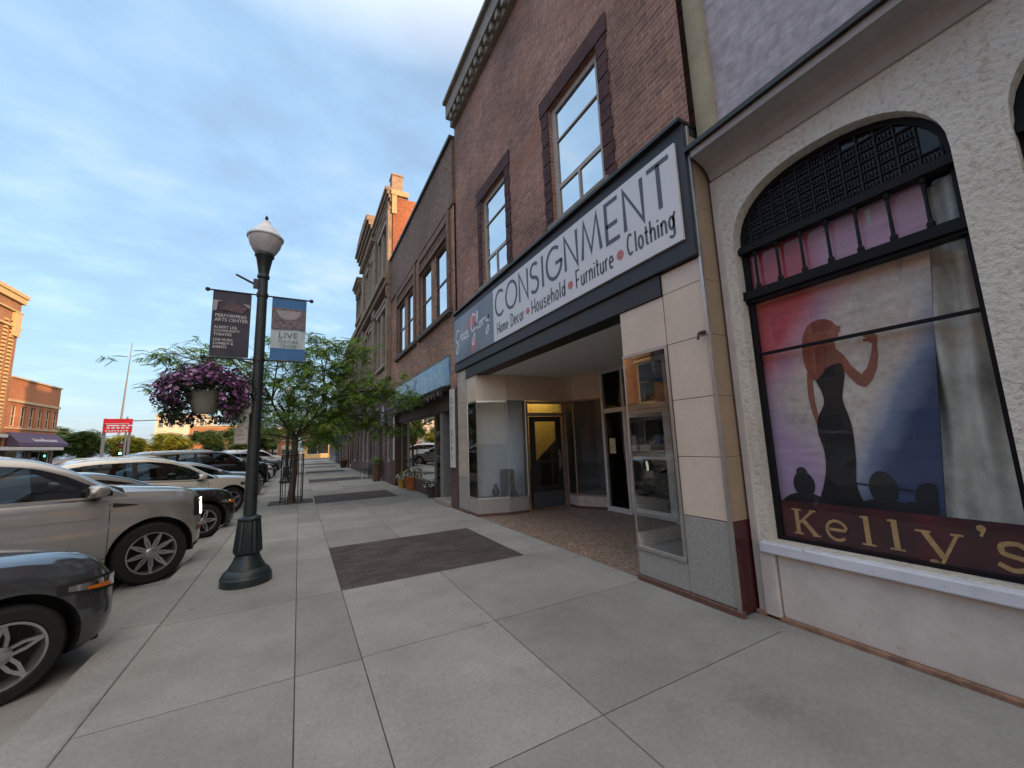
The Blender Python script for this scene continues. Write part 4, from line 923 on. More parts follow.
for (a, b_, c_, d_) in lw: window(FLf, a, b_, c_, d_, T1, WOODW, GL_DARK, dep=-.15, fw=.1, hs=((c_ + d_) / 2,))
w = MB(); gh = [(20 + i * 3.1, 22.4 + i * 3.1, .5, 3.0) for i in range(8)]; facade(w, FLf, 19.5, 45, 0, 3.3, gh, .3); w.build('shop_front', mat('dark_shop_front', (.08, .06, .05), .7), T1)
for (a, b_, c_, d_) in gh: window(FLf, a, b_, c_, d_, T1, WOODW, GL_DARK, dep=-.1, fw=.08, name='shop_window')
w = MB(); fbox(w, FLf, 19.5, 45, 3.3, 3.55, 0, .3); w.build('canopy', mat('pale_canopy', (.50, .50, .50), .6), T1)
T2 = thing('brick_building', 'two storey orange brick shop with purple awning left of the street trees', 'building', (-20, 48.6, 0))
lw = [(45.6 + i * 1.22, 46.35 + i * 1.22, 4.2, 5.85) for i in range(6)]
w = MB(); facade(w, FLf, 45.02, 52.4, 2.6, 8.0, lw, .3); w.box(-32, -20.32, 45.03, 52.38, 0, 7.9); w.build('wall', brick('hot_orange_brick', (.40, .16, .07), (.33, .13, .06), (.30, .16, .10), var=.15), T2)
w = MB(); fbox(w, FLf, 45.02, 52.45, 6.1, 6.3, 0, .12); fbox(w, FLf, 45.02, 52.45, 4.0, 4.12, 0, .1); fbox(w, FLf, 45.02, 52.45, 7.98, 8.1, -.3, .12); w.build('stone_trim', SAND, T2)
for (a, b_, c_, d_) in lw: window(FLf, a, b_, c_, d_, T2, WOODW, GL_DARK, dep=-.12, fw=.06, hs=((c_ + d_) / 2,), vs=((a + b_) / 2,))
w = MB(); facade(w, FLf, 45.02, 52.4, 0, 2.6, [(45.6, 48.4, .5, 2.3), (49, 51.9, .5, 2.3)], .3); w.build('shop_front', mat('dark_shop_front', (.08, .06, .05), .7), T2)
for a, b_ in ((45.6, 48.4), (49, 51.9)): window(FLf, a, b_, .5, 2.3, T2, WOODW, GL_DARK, dep=-.1, fw=.08, vs=((a + b_) / 2,), name='shop_window')
A2 = thing('awning', 'sloping purple canvas awning with white script over the orange brick shop', 'awning', (-19.4, 49, 2.9))
x = MB(); x.add([FLf.p(45.3, 3.75, .1), FLf.p(52.2, 3.75, .1), FLf.p(52.5, 2.9, .9), FLf.p(45.0, 2.9, .9), FLf.p(45.0, 2.62, .9), FLf.p(52.5, 2.62, .9), FLf.p(45.3, 2.62, .1), FLf.p(52.2, 2.62, .1)], [(0, 1, 2, 3), (3, 2, 5, 4), (0, 3, 4, 6), (1, 7, 5, 2)]); x.build('canvas', mat('purple_canvas', (.095, .07, .135), .9), A2)
cu_ = MB(); zc = 3.05
for i in range(13):
    u = 47.4 + i * .28; h = .34 if i in (0, 5) else .2
    a = [(u, zc), (u + .05, zc + h), (u + .14, zc + h * .6), (u + .2, zc)]
    d0 = 1.5 - 1.4 * (zc + .1 - 2.9) / .85
    cu_.add([(FLf.p(p_[0], p_[1], 0.93 - .8 * (p_[1] - 2.9) / .85)) for p_ in a], [(0, 1, 2, 3)])
cu_.build('script_lettering', mat('white_script', (.7, .7, .7), .6), A2)
x = MB(); x.box(-19.98, -18.9, 38, 51.2, 2.30, 2.55); tag(x.build('canopy', mat('pale_canopy', (.50, .50, .50), .6)), 'flat pale walkway canopy in front of the orange brick shop', 'canopy')
plain_building('brick_building', 'tan brick building across the street seen mirrored in the shop glass', FLf, 6.0, 19.4, 10.5, 13, OB, SAND, WOODW, 6, [(4.6, 6.6), (7.4, 9.4)], (-20, 13, 0))
plain_building('brick_building', 'dark red brick building across the street opposite the viewer', FLf, -8, 5.9, 9.5, 13, REDB, SAND, WOODW, 6, [(4.6, 7.2)], (-20, 0, 0))
plain_building('brick_building', 'brown brick building across the street behind the viewer', FLf, -30, -8.1, 10.5, 13, BRN, SAND, WOODW, 8, [(4.6, 7.2)], (-20, -20, 0))
g = MB(); g.box(-20.1, -16.5, -60, 60, -.15, 0); tag(g.build('far_sidewalk', mat('far_concrete', (.24, .235, .22), .9)), kind='structure')
g = MB(); g.box(-200, -16.5, 74, 200, -.15, 0); g.box(-1.4, 200, 74, 200, -.15, 0); tag(g.build('far_pavement', mat('far_concrete', (.24, .235, .22), .9)), kind='structure')

# distant blocks beyond the crossing
plain_building('brick_building', 'orange brick building glowing in low sun behind the yellow green tree', Fr('S', 108), -21, -10, 7.2, 12, brick('hot_orange_brick', (.4, .16, .07), (.33, .13, .06), (.3, .16, .1)), SAND, WOODW, 5, [(4.6, 6.4)], (-17, 108, 0))
plain_building('office_building', 'pale cream block rising behind the street trees', Fr('S', 125), -31, -21, 11.0, 12, mat('cream_render', (.55, .50, .42), .85), SAND, WOODW, 5, [(4.6, 6.4), (8, 10)], (-28, 125, 0))
plain_building('brick_building', 'red gabled shop partly hidden behind the lamp post', Fr('S', 98), -9, -1, 6.0, 10, brick('hot_orange_brick', (.4, .16, .07), (.33, .13, .06), (.3, .16, .1)), SAND, WOODW, 4, [(4.2, 5.6)], (-4, 98, 0))

# ================================================================== CARS
def spl(P, s):
    """smooth monotone-ish interpolation through (s, value) pairs"""
    if s <= P[0][0]: return P[0][1]
    if s >= P[-1][0]: return P[-1][1]
    for i in range(len(P) - 1):
        if P[i][0] <= s <= P[i + 1][0]:
            x0, y0 = P[i]; x1, y1 = P[i + 1]; h = x1 - x0
            def tang(j):
                if j == 0 or j == len(P) - 1:
                    a = 0 if j == 0 else j - 1
                    return (P[a + 1][1] - P[a][1]) / (P[a + 1][0] - P[a][0])
                d0 = (P[j][1] - P[j - 1][1]) / (P[j][0] - P[j - 1][0]); d1 = (P[j + 1][1] - P[j][1]) / (P[j + 1][0] - P[j][0])
                return 0 if d0 * d1 <= 0 else 2 * d0 * d1 / (d0 + d1)
            t = (s - x0) / h; m0, m1 = tang(i), tang(i + 1)
            return (2 * t ** 3 - 3 * t * t + 1) * y0 + (t ** 3 - 2 * t * t + t) * h * m0 + (-2 * t ** 3 + 3 * t * t) * y1 + (t ** 3 - t * t) * h * m1
TYRE = mat('tyre_rubber', (.014, .014, .014), .85, var=.2, scale=20)
BLKP = mat('black_plastic', (.016, .016, .017), .6)
CHROME = mat('chrome_trim', (.55, .55, .55), .15, 1, var=.05)
RIMM = mat('silver_alloy', (.50, .50, .51), .28, .85, var=.08)
CARGL = glass('car_glass', (.38, .42, .42), .05, 1.5)
CABIN = mat('cabin_black', (.018, .017, .017), .8)
_whe = {}
def wheel_objs(r, width, spokes, parent, x, y, side, rim_m, disc=None):
    key = (r, spokes, rim_m.name)
    if key not in _whe:
        t_ = MB(); ri = r * .70; w = width / 2
        ri = r * .68; prof = [(ri, -w + .02), (ri + .012, -w), (r - .03, -w + .002), (r - .006, -w + .025), (r, -w + .05), (r, w - .05), (r - .006, w - .025), (r - .03, w - .002), (ri + .012, w), (ri, w - .02)]
        t_.lathe((0, 0, 0), prof, 48, axis='y', cap=False)
        rm = MB()
        rm.lathe((0, 0, 0), [(ri, w - .025), (ri, w - .006), (ri - .016, w - .006), (ri - .022, w - .02), (ri - .03, w - .10), (ri - .03, w - .13)], 48, axis='y', cap=False)
        rm.lathe((0, 0, 0), [(.065, w - .08), (.062, w - .032), (.05, w - .024), (.02, w - .022)], 20, axis='y')
        for k in range(spokes):
            for dd in (-1, 1):
                a = 2 * math.pi * k / spokes; a0 = a + dd * .30 * 5 / spokes * .55; a1 = a + dd * 1.02 * 5 / spokes * .62
                p = []
                for (rr, aa, hw, yy) in ((.05, a0, .012, w - .04), (ri * .55, (a0 * .45 + a1 * .55), .012, w - .03), (ri - .018, a1, .014, w - .012)):
                    cx, cz = rr * math.cos(aa), rr * math.sin(aa); tx, tz = -math.sin(aa), math.cos(aa)
                    p += [(cx - tx * hw, yy, cz - tz * hw), (cx + tx * hw, yy, cz + tz * hw), (cx + tx * hw, yy - .03, cz + tz * hw), (cx - tx * hw, yy - .03, cz - tz * hw)]
                rm.add(p, [(0, 1, 5, 4), (4, 5, 9, 8), (1, 2, 6, 5), (5, 6, 10, 9), (3, 0, 4, 7), (7, 4, 8, 11), (2, 3, 7, 6), (6, 7, 11, 10)])
        bk = MB(); bk.lathe((0, 0, 0), [(ri - .03, w - .13), (ri - .032, w - .128)], 32, axis='y')
        _whe[key] = (t_, rm, bk)
        a_ = t_.build('tyre', TYRE, None, smooth=40); b_ = rm.build('rim', rim_m, None, smooth=35); c_ = bk.build('brake_disc', BLKP, None)
        _whe[key] = (a_.data, b_.data, c_.data)
        for o in (a_, b_, c_): bpy.data.objects.remove(o)
    d1, d2, d3 = _whe[key]
    o1 = bpy.data.objects.new('wheel', d1); col.objects.link(o1); o1.parent = parent
    o1.location = (x, y, r); o1.rotation_euler = (0, random.uniform(0, 1), 0 if side > 0 else math.pi)
    for nm, d in (('rim', d2), ('brake_disc', d3)):
        o = bpy.data.objects.new(nm, d); col.objects.link(o); o.parent = o1
    return o1
def make_car(name, label, cat, spec, paint, pos, heading, group='cars parked nose to the kerb at an angle', detail=2):
    L, Wd, fo, wb, r = spec['L'], spec['W'], spec['fo'], spec['wb'], spec['r']; hw0 = Wd / 2
    T = thing(name, label, cat, pos, group, heading, local=True)
    X = lambda s: L / 2 - s
    deck = spec['deck']; belt = spec['belt']; roof = spec['roof']; c0, c1 = roof[0][0], roof[-1][0]
    def W(s):
        f = 1.0
        if s < .36: f = .62 + .38 * (1 - (1 - s / .36) ** 2.4) ** .6
        e = L - s
        if e < .45: f = min(f, .80 + .20 * math.sqrt(max(0, 1 - (1 - e / .45) ** 2)))
        return hw0 * f
    def zb(s): return spec['zb'] + (.10 * (1 - s / .3) if s < .3 else 0) + (.12 * (1 - (L - s) / .35) if L - s < .35 else 0)
    def section(s):
        w, z0, zs, zd = W(s), zb(s), spl(belt, s), spl(deck, s)
        incab = c0 + .02 < s < c1 - .02
        zt = zs - .03 if incab else zd
        ins = .0 if not incab else .03
        ml = z0 + (zs - z0) * .62
        return [(0, z0), (w * .82, z0), (w * .93, z0 + .03), (w * .975, z0 + .10), (w * .995, z0 + .22), (w * 1.0, ml - .12), (w * 1.0, ml), (w * .985, ml + .03), (w * .975, zs - .12), (w * .962, zs - .045), (w * .935, zs), (w * .90, (zs + zt) / 2 + .006), (w * .80, zt - .004), (w * .45, zt + (.012 if not incab else 0)), (0, zt + (.018 if not incab else 0))]
    st = [0, .015, .05, .1, .16, .24, .34, .46, .6]
    s = .7
    while s < L - .5: st.append(s); s += .085
    st += [L - .45, L - .34, L - .24, L - .16, L - .1, L - .05, L - .015, L]
    st = sorted(set(round(a, 4) for a in st + [c0 + .02, c0 + .021, c1 - .021, c1 - .02]))
    b_ = MB(); n = 15; rings = []
    for s in st:
        P = section(s); ring = [(X(s), -y, z) for y, z in P] + [(X(s), y, z) for y, z in P[-2:0:-1]]
        rings.append(ring)
    m_ = len(rings[0])
    for ring in rings: b_.v += ring
    for i in range(len(rings) - 1):
        incab = c0 + .02 <= st[i] and st[i + 1] <= c1 - .02
        for k in range(m_):
            a = i * m_ + k; c_ = i * m_ + (k + 1) % m_
            kk = k if k < n - 1 else m_ - 1 - k
            zlow = kk <= spec.get('clad', 1)
            b_.f.append((a, c_, c_ + m_, a + m_)); b_.mi.append(1 if (zlow or (incab and kk >= 10)) else 0)
    b_.f.append(tuple(range(m_))[::-1]); b_.mi.append(0); b_.f.append(tuple((len(rings) - 1) * m_ + k for k in range(m_))); b_.mi.append(0)
    body = b_.build('body', [paint, BLKP], T, fixn=True)
    # wheel arches
    ct = MB()
    for xs in (fo, fo + wb):
        for sd in (-1, 1):
            ct.lathe((X(xs), sd * (hw0 - .10), r + .01), [(r + .065, -.22), (r + .065, .22)], 40, mi=1, axis='y')
    cu = ct.build('cut', [paint, BLKP], None, fixn=True); cu.parent = T
    md = body.modifiers.new('b', 'BOOLEAN'); md.operation = 'DIFFERENCE'; md.object = cu; md.solver = 'EXACT'
    bpy.context.view_layer.update(); dg = bpy.context.evaluated_depsgraph_get()
    nm = bpy.data.meshes.new_from_object(body.evaluated_get(dg)); body.modifiers.clear(); body.data = nm
    bpy.data.objects.remove(cu)
    nm.polygons.foreach_set('use_smooth', [True] * len(nm.polygons)); nm.set_sharp_from_angle(angle=R(32))
    # surface look-ups
    def side_y(s, z):
        P = section(s)[1:11]
        for (y0, z0), (y1, z1) in zip(P, P[1:]):
            if z0 <= z <= z1: return y0 + (y1 - y0) * (z - z0) / max(1e-6, z1 - z0)
        return P[-1][0] if z > P[-1][1] else P[0][0]
    def patch(nm_, s0, s1, z0, z1, mt, off=.003, par=None, sides=(-1, 1), n_=8, nz=3):
        """panel laid on the body side; z0,z1 numbers or functions of s"""
        obs = []
        for sd in sides:
            q = MB(); g0 = z0 if callable(z0) else (lambda s: z0); g1 = z1 if callable(z1) else (lambda s: z1)
            for i in range(n_ + 1):
                s = s0 + (s1 - s0) * i / n_
                for j in range(nz + 1):
                    z = g0(s) + (g1(s) - g0(s)) * j / nz; q.v.append((X(s) + (off if s < .35 else 0), sd * (side_y(s, z) + off), z))
            for i in range(n_):
                for j in range(nz):
                    a = i * (nz + 1) + j; q.f.append((a, a + nz + 1, a + nz + 2, a + 1)); q.mi.append(0)
            obs.append(q.build(nm_, mt, par or T, smooth=50))
        return obs
    # greenhouse: roof, pillars and glass
    tum = spec.get('tumble', .30)
    rs = []; s = c0
    while s < c1: rs.append(s); s += .07
    rs.append(c1); pil = spec['pillars']
    for a, b2 in pil: rs += [a, b2]
    rs = sorted(set(round(a, 4) for a in rs)); ws0, ws1 = spec['ws'], spec['rg']   # windscreen ends / rear glass starts
    def gh(s):
        zs = spl(belt, s); zr = max(spl(roof, s), zs + .004); ye0 = W(s) * .935
        H = zr - zs; ye = ye0 - H * tum; cr = min(.05, H * .3)
        lo = zs + min(.03, H * .25); hi = zr - min(.105, H * .35)
        if hi < lo + .01: hi = lo = (lo + hi) / 2
        def ys(z): k = (z - zs) / max(H, 1e-4); return ye0 + (ye - ye0) * k + .02 * math.sin(math.pi * min(1, k)) * min(1, H / .3)
        return [(ye0, zs - .01), (ys(lo), lo), (ys(hi), hi), (ys(zr - cr), zr - cr), (ye - .03, zr - cr * .3), (max(.05, ye - .10), zr), (max(.03, ye * .5), zr + .018), (0, zr + .024)]
    rf = MB(); gs = MB(); gf = MB(); gr = MB(); gsl = MB()
    for i in range(len(rs) - 1):
        sa, sb = rs[i], rs[i + 1]; A, Bq = gh(sa), gh(sb); sm = (sa + sb) / 2
        for sd in (-1, 1):
            for k in range(7):
                q = [(X(sa), sd * A[k][0], A[k][1]), (X(sb), sd * Bq[k][0], Bq[k][1]), (X(sb), sd * Bq[k + 1][0], Bq[k + 1][1]), (X(sa), sd * A[k + 1][0], A[k + 1][1])]
                if k == 1 and not any(a <= sm <= b2 for a, b2 in pil) and c0 + .12 < sm < c1 - .12: (gs if sd < 0 else gsl).poly(q)
                elif k == 1 and c0 + .12 < sm < c1 - .12 and spec.get('blackpillar', 1): rf.poly(q, 1)
                elif k >= 5 and sm < ws0 - .02 and sm > c0 + .05: gf.poly(q)
                elif k >= 5 and sm > ws1 + .02 and sm < c1 - .05: gr.poly(q)
                else: rf.poly(q, 0)
    def weld(o):
        bm = bmesh.new(); bm.from_mesh(o.data); bmesh.ops.remove_doubles(bm, verts=bm.verts, dist=.0008); bmesh.ops.dissolve_degenerate(bm, dist=.0003, edges=bm.edges); bmesh.ops.recalc_face_normals(bm, faces=bm.faces); bm.to_mesh(o.data); bm.free()
        o.data.polygons.foreach_set('use_smooth', [True] * len(o.data.polygons)); o.data.set_sharp_from_angle(angle=R(38)); return o
    weld(rf.build('roof', [paint, BLKP], T)); weld(gs.build('side_window', CARGL, T)); weld(gsl.build('side_window', CARGL, T)); weld(gf.build('windscreen', CARGL, T)); weld(gr.build('rear_window', CARGL, T))
    # cabin: seats, dash, wheel
    fs = ws0 + .55
    for s_ in (fs, fs + .95):
        if s_ > c1 - .4: break
        for yy in (-.38, .38):
            q = MB(); zs = spl(belt, s_); q.box(X(s_ + .18), X(s_), yy - .23, yy + .23, zs - .45, zs + .06); q.box(X(s_ + .17), X(s_ + .05), yy - .13, yy + .13, zs + .08, min(zs + .27, spl(roof, s_) - .12)); q.build('seat', CABIN, T, bev=.04)
    q = MB(); zs = spl(belt, c0 + .5); q.box(X(c0 + .75), X(c0 + .25), -hw0 * .78, hw0 * .78, zs - .25, zs + .015); q.build('dashboard', CABIN, T, bev=.04)
    q = MB(); cx = X(c0 + .98); pts = [(cx - .07 * math.sin(a * math.pi / 10), .38 + .18 * math.cos(a * math.pi / 10), zs + .0 + .17 * math.sin(a * math.pi / 10)) for a in range(21)]; q.tube(pts, .014, 6, cap=False); q.build('steering_wheel', CABIN, T)
    if detail >= 1:
        # mirrors, handles, seams, trims
        ms = ws0 - .45 if 'mirror' not in spec else spec['mirror']
        for sd in (-1, 1):
            q = MB(); zz_ = spl(belt, ms) + .10; yy = W(ms) * .93
            for k_, (dx, hh, ww) in enumerate(((-.075, .055, .09), (-.05, .078, .115), (.02, .078, .12), (.09, .06, .10), (.12, .03, .06))):
                for a in range(12):
                    t_ = 2 * math.pi * a / 12; q.v.append((X(ms) + dx, sd * (yy + .15 + ww * math.copysign(abs(math.cos(t_)) ** .6, math.cos(t_))), zz_ + hh * math.copysign(abs(math.sin(t_)) ** .6, math.sin(t_))))
            for i in range(4):
                for a in range(12): q.f.append((i * 12 + a, i * 12 + (a + 1) % 12, (i + 1) * 12 + (a + 1) % 12, (i + 1) * 12 + a)); q.mi.append(0)
            q.f.append(tuple(range(12))); q.mi.append(1); q.f.append(tuple(range(48, 60))); q.mi.append(0)
            q.box(X(ms) - .03, X(ms) + .06, min(sd * (yy - .02), sd * (yy + .10)), max(sd * (yy - .02), sd * (yy + .10)), zz_ - .10, zz_ - .055, 1)
            q.build('wing_mirror', [paint, BLKP], T, smooth=45, fixn=True)
        SEAM = mat('panel_gap', (.008, .008, .008), .9)
        zf = spec['zb'] + .16; doors = spec['doors']
        for d0 in doors: patch('door_gap', d0, d0 + .007, zf, lambda s: spl(belt, s) - .004, SEAM, .0015, nz=10, n_=1)
        patch('door_gap', doors[0], doors[-1], zf, zf + .007, SEAM, .0015, nz=1, n_=16)
        for i, d0 in enumerate(doors[1:]):
            for sd in (-1, 1):
                s_ = d0 - .22; zz_ = spl(belt, s_) - .13; yv = side_y(s_, zz_)
                q = MB(); q.tube([(X(s_ + .11), sd * (yv - .004), zz_), (X(s_ + .09), sd * (yv + .03), zz_), (X(s_ - .07), sd * (yv + .03), zz_ - .004), (X(s_ - .09), sd * (yv - .004), zz_ - .004)], .013, 8); q.build('door_handle', CHROME if spec.get('chrome') else paint, T, smooth=50)
        if spec.get('chrome'):
            patch('sill_trim', fo + .55, fo + wb - .5, zf - .02, zf + .012, CHROME, .012, nz=1, n_=10)
            patch('belt_trim', c0 + .3, c1 - .2, lambda s: spl(belt, s) - .012, lambda s: spl(belt, s) + .006, CHROME, .006, nz=1, n_=20)
        if spec.get('vent'): patch('fender_vent', doors[0] - .27, doors[0] - .02, lambda s: spec['vent'] - .035, lambda s: spec['vent'] - .03 + .05 * (s - doors[0] + .27) / .25 + .004, BLKP, .006, nz=2, n_=6)
        patch('side_crease', fo + .55, L - .55, lambda s: spl(belt, s) - .235, lambda s: spl(belt, s) - .222, paint, .007, nz=2, n_=24)
        hl = spec['lamp']
        patch('headlight', hl[0], hl[1], lambda s: hl[2] + (hl[3] - hl[2]) * .55 * ((s - hl[0]) / (hl[1] - hl[0])) * hl[4], lambda s: hl[3] + .02 * (s - hl[0]), BLKP, .006)
        i_ = .03
        patch('headlight_lens', hl[0] + .02, hl[1] - .06, lambda s: hl[2] + .02 + (hl[3] - hl[2]) * .55 * ((s - hl[0]) / (hl[1] - hl[0])) * hl[4], lambda s: hl[3] - .02, glass('lamp_lens', refl=.25, ior=1.6, opaque=(.20, .21, .21)), .009)
        if spec.get('drl'): patch('running_light', hl[0] + .03, hl[0] + .075, hl[2] + .02, hl[3] - .015, emit('running_glow', (.95, 1, .70), 1.3), .012, n_=2, nz=6)
        if spec.get('amber'): patch('indicator', hl[0] + .08, hl[0] + .25, lambda s: hl[2] + .03 + .12 * (s - hl[0]), lambda s: hl[2] + .07 + .05 * (s - hl[0]), mat('amber_lens', (.65, .17, .01), .3), .0125)
        if spec.get('redmark'): patch('side_marker', .06, .15, .60, .66, mat('red_reflector', (.22, .02, .02), .35), .006, n_=3, nz=2)
        q = MB(); q.box(X(0) - .01, X(0) + .012, -W(0) * .7, W(0) * .7, zb(0) + .12, spl(deck, 0) - .06); q.build('grille', BLKP, T)
        q = MB(); q.box(X(.34), X(.10), -W(.08) * .90, W(.08) * .90, zb(0) - .08, zb(0) + .03); q.build('front_valance', BLKP, T, bev=.02)
        patch('tail_light', L - .34, L - .06, spl(belt, L) - .22, spl(belt, L) - .06, mat('tail_red', (.25, .01, .01), .25), .006)
        if spec.get('rails'):
            for sd in (-1, 1):
                q = MB(); pts = []
                for i in range(9):
                    s_ = ws0 + .1 + (ws1 - ws0 - .3) * i / 8; G = gh(s_); pts.append((X(s_), sd * (G[5][0] - .0), G[5][1] + (.04 if 0 < i < 8 else 0)))
                q.tube(pts, .014, 6); q.build('roof_rail', CHROME, T, smooth=50)
    for xs in (fo, fo + wb):
        for sd in (-1, 1): wheel_objs(r, .24, spec.get('spokes', 7), T, X(xs), sd * (hw0 - .135), sd, spec.get('rim', RIMM))
    return T
SUV = dict(L=4.8, W=2.0, fo=.65, wb=2.95, r=.40, zb=.28, clad=2, spokes=9, chrome=1, vent=1.10, drl=1, redmark=1, rails=1, tumble=.28,
           deck=[(0, 1.03), (0.08, 1.12), (0.2, 1.20), (0.7, 1.27), (1, 1.30), (4.5, 1.2), (4.8, 1.15)],
           belt=[(0, .96), (0.2, 1.06), (0.4, 1.14), (1.2, 1.19), (2.3, 1.22), (4.2, 1.26), (4.8, 1.22)],
           roof=[(0.95, 1.23), (1.22, 1.41), (1.54, 1.62), (1.86, 1.735), (2.4, 1.79), (3.4, 1.80), (4.2, 1.78), (4.56, 1.68), (4.75, 1.28)],
           ws=1.92, rg=4.35, pillars=[(2.75, 2.85), (3.75, 3.85)], doors=[1.11, 2.80, 3.75], lamp=(.035, .20, .80, 1.08, .1), mirror=1.28)
CROSS = dict(SUV, L=4.46, W=1.86, fo=.68, wb=2.70, r=.355, zb=.22, vent=0, drl=0, redmark=0, clad=2, spokes=5, rails=1,
           deck=[(0, .80), (0.08, .88), (0.24, .98), (0.74, 1.04), (1.09, 1.06), (4.14, 1.10), (4.46, 1.04)],
           belt=[(0, .74), (0.3, .86), (0.84, .95), (1.84, 1.0), (3.84, 1.12), (4.46, 1.08)],
           roof=[(0.99, 1.0), (1.34, 1.21), (1.74, 1.45), (2.14, 1.59), (2.64, 1.655), (3.34, 1.65), (3.84, 1.60), (4.19, 1.46), (4.39, 1.15)],
           ws=1.96, rg=3.94, pillars=[(2.74, 2.84), (3.62, 3.70)], doors=[1.26, 2.79, 3.70], lamp=(.04, .46, .70, .83, .9), mirror=1.48)
SEDAN = dict(L=4.52, W=1.83, fo=.68, wb=2.80, r=.335, zb=.17, clad=1, spokes=5, tumble=.42,
           deck=[(0, .68), (0.08, .77), (0.22, .90), (0.72, .985), (1.22, 1.03), (3.72, 1.06), (4.22, 1.05), (4.52, .98)],
           belt=[(0, .62), (0.25, .75), (0.62, .89), (1.42, .95), (3.42, 1.02), (4.52, .97)],
           roof=[(1.12, 1.0), (1.52, 1.17), (1.92, 1.34), (2.32, 1.43), (2.82, 1.45), (3.22, 1.42), (3.62, 1.29), (3.97, 1.12), (4.12, 1.06)],
           ws=2.10, rg=3.27, pillars=[(2.60, 2.68), (3.42, 3.52)], doors=[1.32, 2.64, 3.48], lamp=(.03, .44, .60, .735, .9), mirror=1.57, amber=1)
PICK = dict(SUV, drl=0, redmark=0)
HD = R(30)
def place(contact_x, contact_y, spec, hd=HD):
    fx, fy = math.cos(hd), math.sin(hd); rx, ry = math.sin(hd), -math.cos(hd)
    k = spec['L'] / 2 - spec['fo']; w = spec['W'] / 2
    return (contact_x - fx * k - rx * w, contact_y - fy * k - ry * w, -.13)
def carpaint(name, c, metal=.55, rough=.32):
    return mat(name, c, rough, metal, var=.03, scale=2, coat=1.0)
P_CHAMP = carpaint('champagne_metallic', (.40, .39, .37), .55, .26)
P_SLATE = carpaint('slate_blue_metallic', (.085, .09, .10), .55, .25)
P_DARK = carpaint('dark_bronze_black', (.022, .018, .016), .4, .25)
P_CREAM = carpaint('pearl_cream', (.72, .70, .64), .2, .26)
P_BLACK = carpaint('black_paint', (.010, .011, .014), .2, .2)
P_WHITE = carpaint('white_paint', (.66, .67, .68), .1)
P_GREY = carpaint('mid_grey_paint', (.2, .21, .22), .5)
make_car('parked_car', 'slate blue grey sedan in the near corner with orange marker in its headlight', 'car', SEDAN, P_SLATE, place(-1.80, 4.40, SEDAN, R(36)), R(36))
make_car('parked_suv', 'big champagne grey SUV with a lit running light beside the street lamp', 'car', SUV, P_CHAMP, place(-1.71, 7.30, SUV), HD)
make_car('parked_car', 'low dark bronze sedan squeezed between the champagne and cream SUVs', 'car', SEDAN, P_DARK, place(-1.66, 10.38, SEDAN), HD)
make_car('parked_suv', 'pearl cream crossover with silver wheels third in the kerb row', 'car', CROSS, P_CREAM, place(-1.65, 14.03, CROSS), HD)
make_car('parked_car', 'grey sedan with sloping windscreen just beyond the cream crossover', 'car', dict(SEDAN, amber=0), P_GREY, place(-1.6, 17.2, SEDAN), HD)
make_car('parked_suv', 'black SUV standing beyond the cream crossover behind the lamp post', 'car', dict(SUV, drl=0, redmark=0), P_BLACK, place(-1.6, 20.4, SUV), HD)
make_car('parked_suv', 'white SUV in the row past the black one', 'car', CROSS, P_WHITE, place(-1.6, 23.8, CROSS), HD)
make_car('parked_car', 'dark car beside the second street lamp', 'car', dict(SEDAN, amber=0), P_BLACK, place(-1.6, 27.2, SEDAN), HD, detail=1)
make_car('parked_suv', 'pale grey SUV farthest but one in the angled row', 'car', CROSS, P_GREY, place(-1.6, 33.5, CROSS), HD, detail=1)
make_car('parked_suv', 'white vehicle farthest along the angled row by the trees', 'car', SUV | dict(drl=0, redmark=0), P_WHITE, place(-1.6, 40, SUV), HD, detail=1)
# cars on the other side: seen only between and mirrored in shop glass
for i, (yy, lb, pt, sp) in enumerate(((9.0, 'white SUV parked across the street mirrored in the recess glass', P_WHITE, CROSS), (1.5, 'grey sedan parked across the street opposite the bar', P_GREY, dict(SEDAN, amber=0)), (26, 'black SUV parked under the tall orange building', P_BLACK, CROSS))):
    make_car('parked_car', lb, 'car', sp, pt, (-14.3, yy, -.13), R(206), group='cars parked on the far side of the street', detail=1)

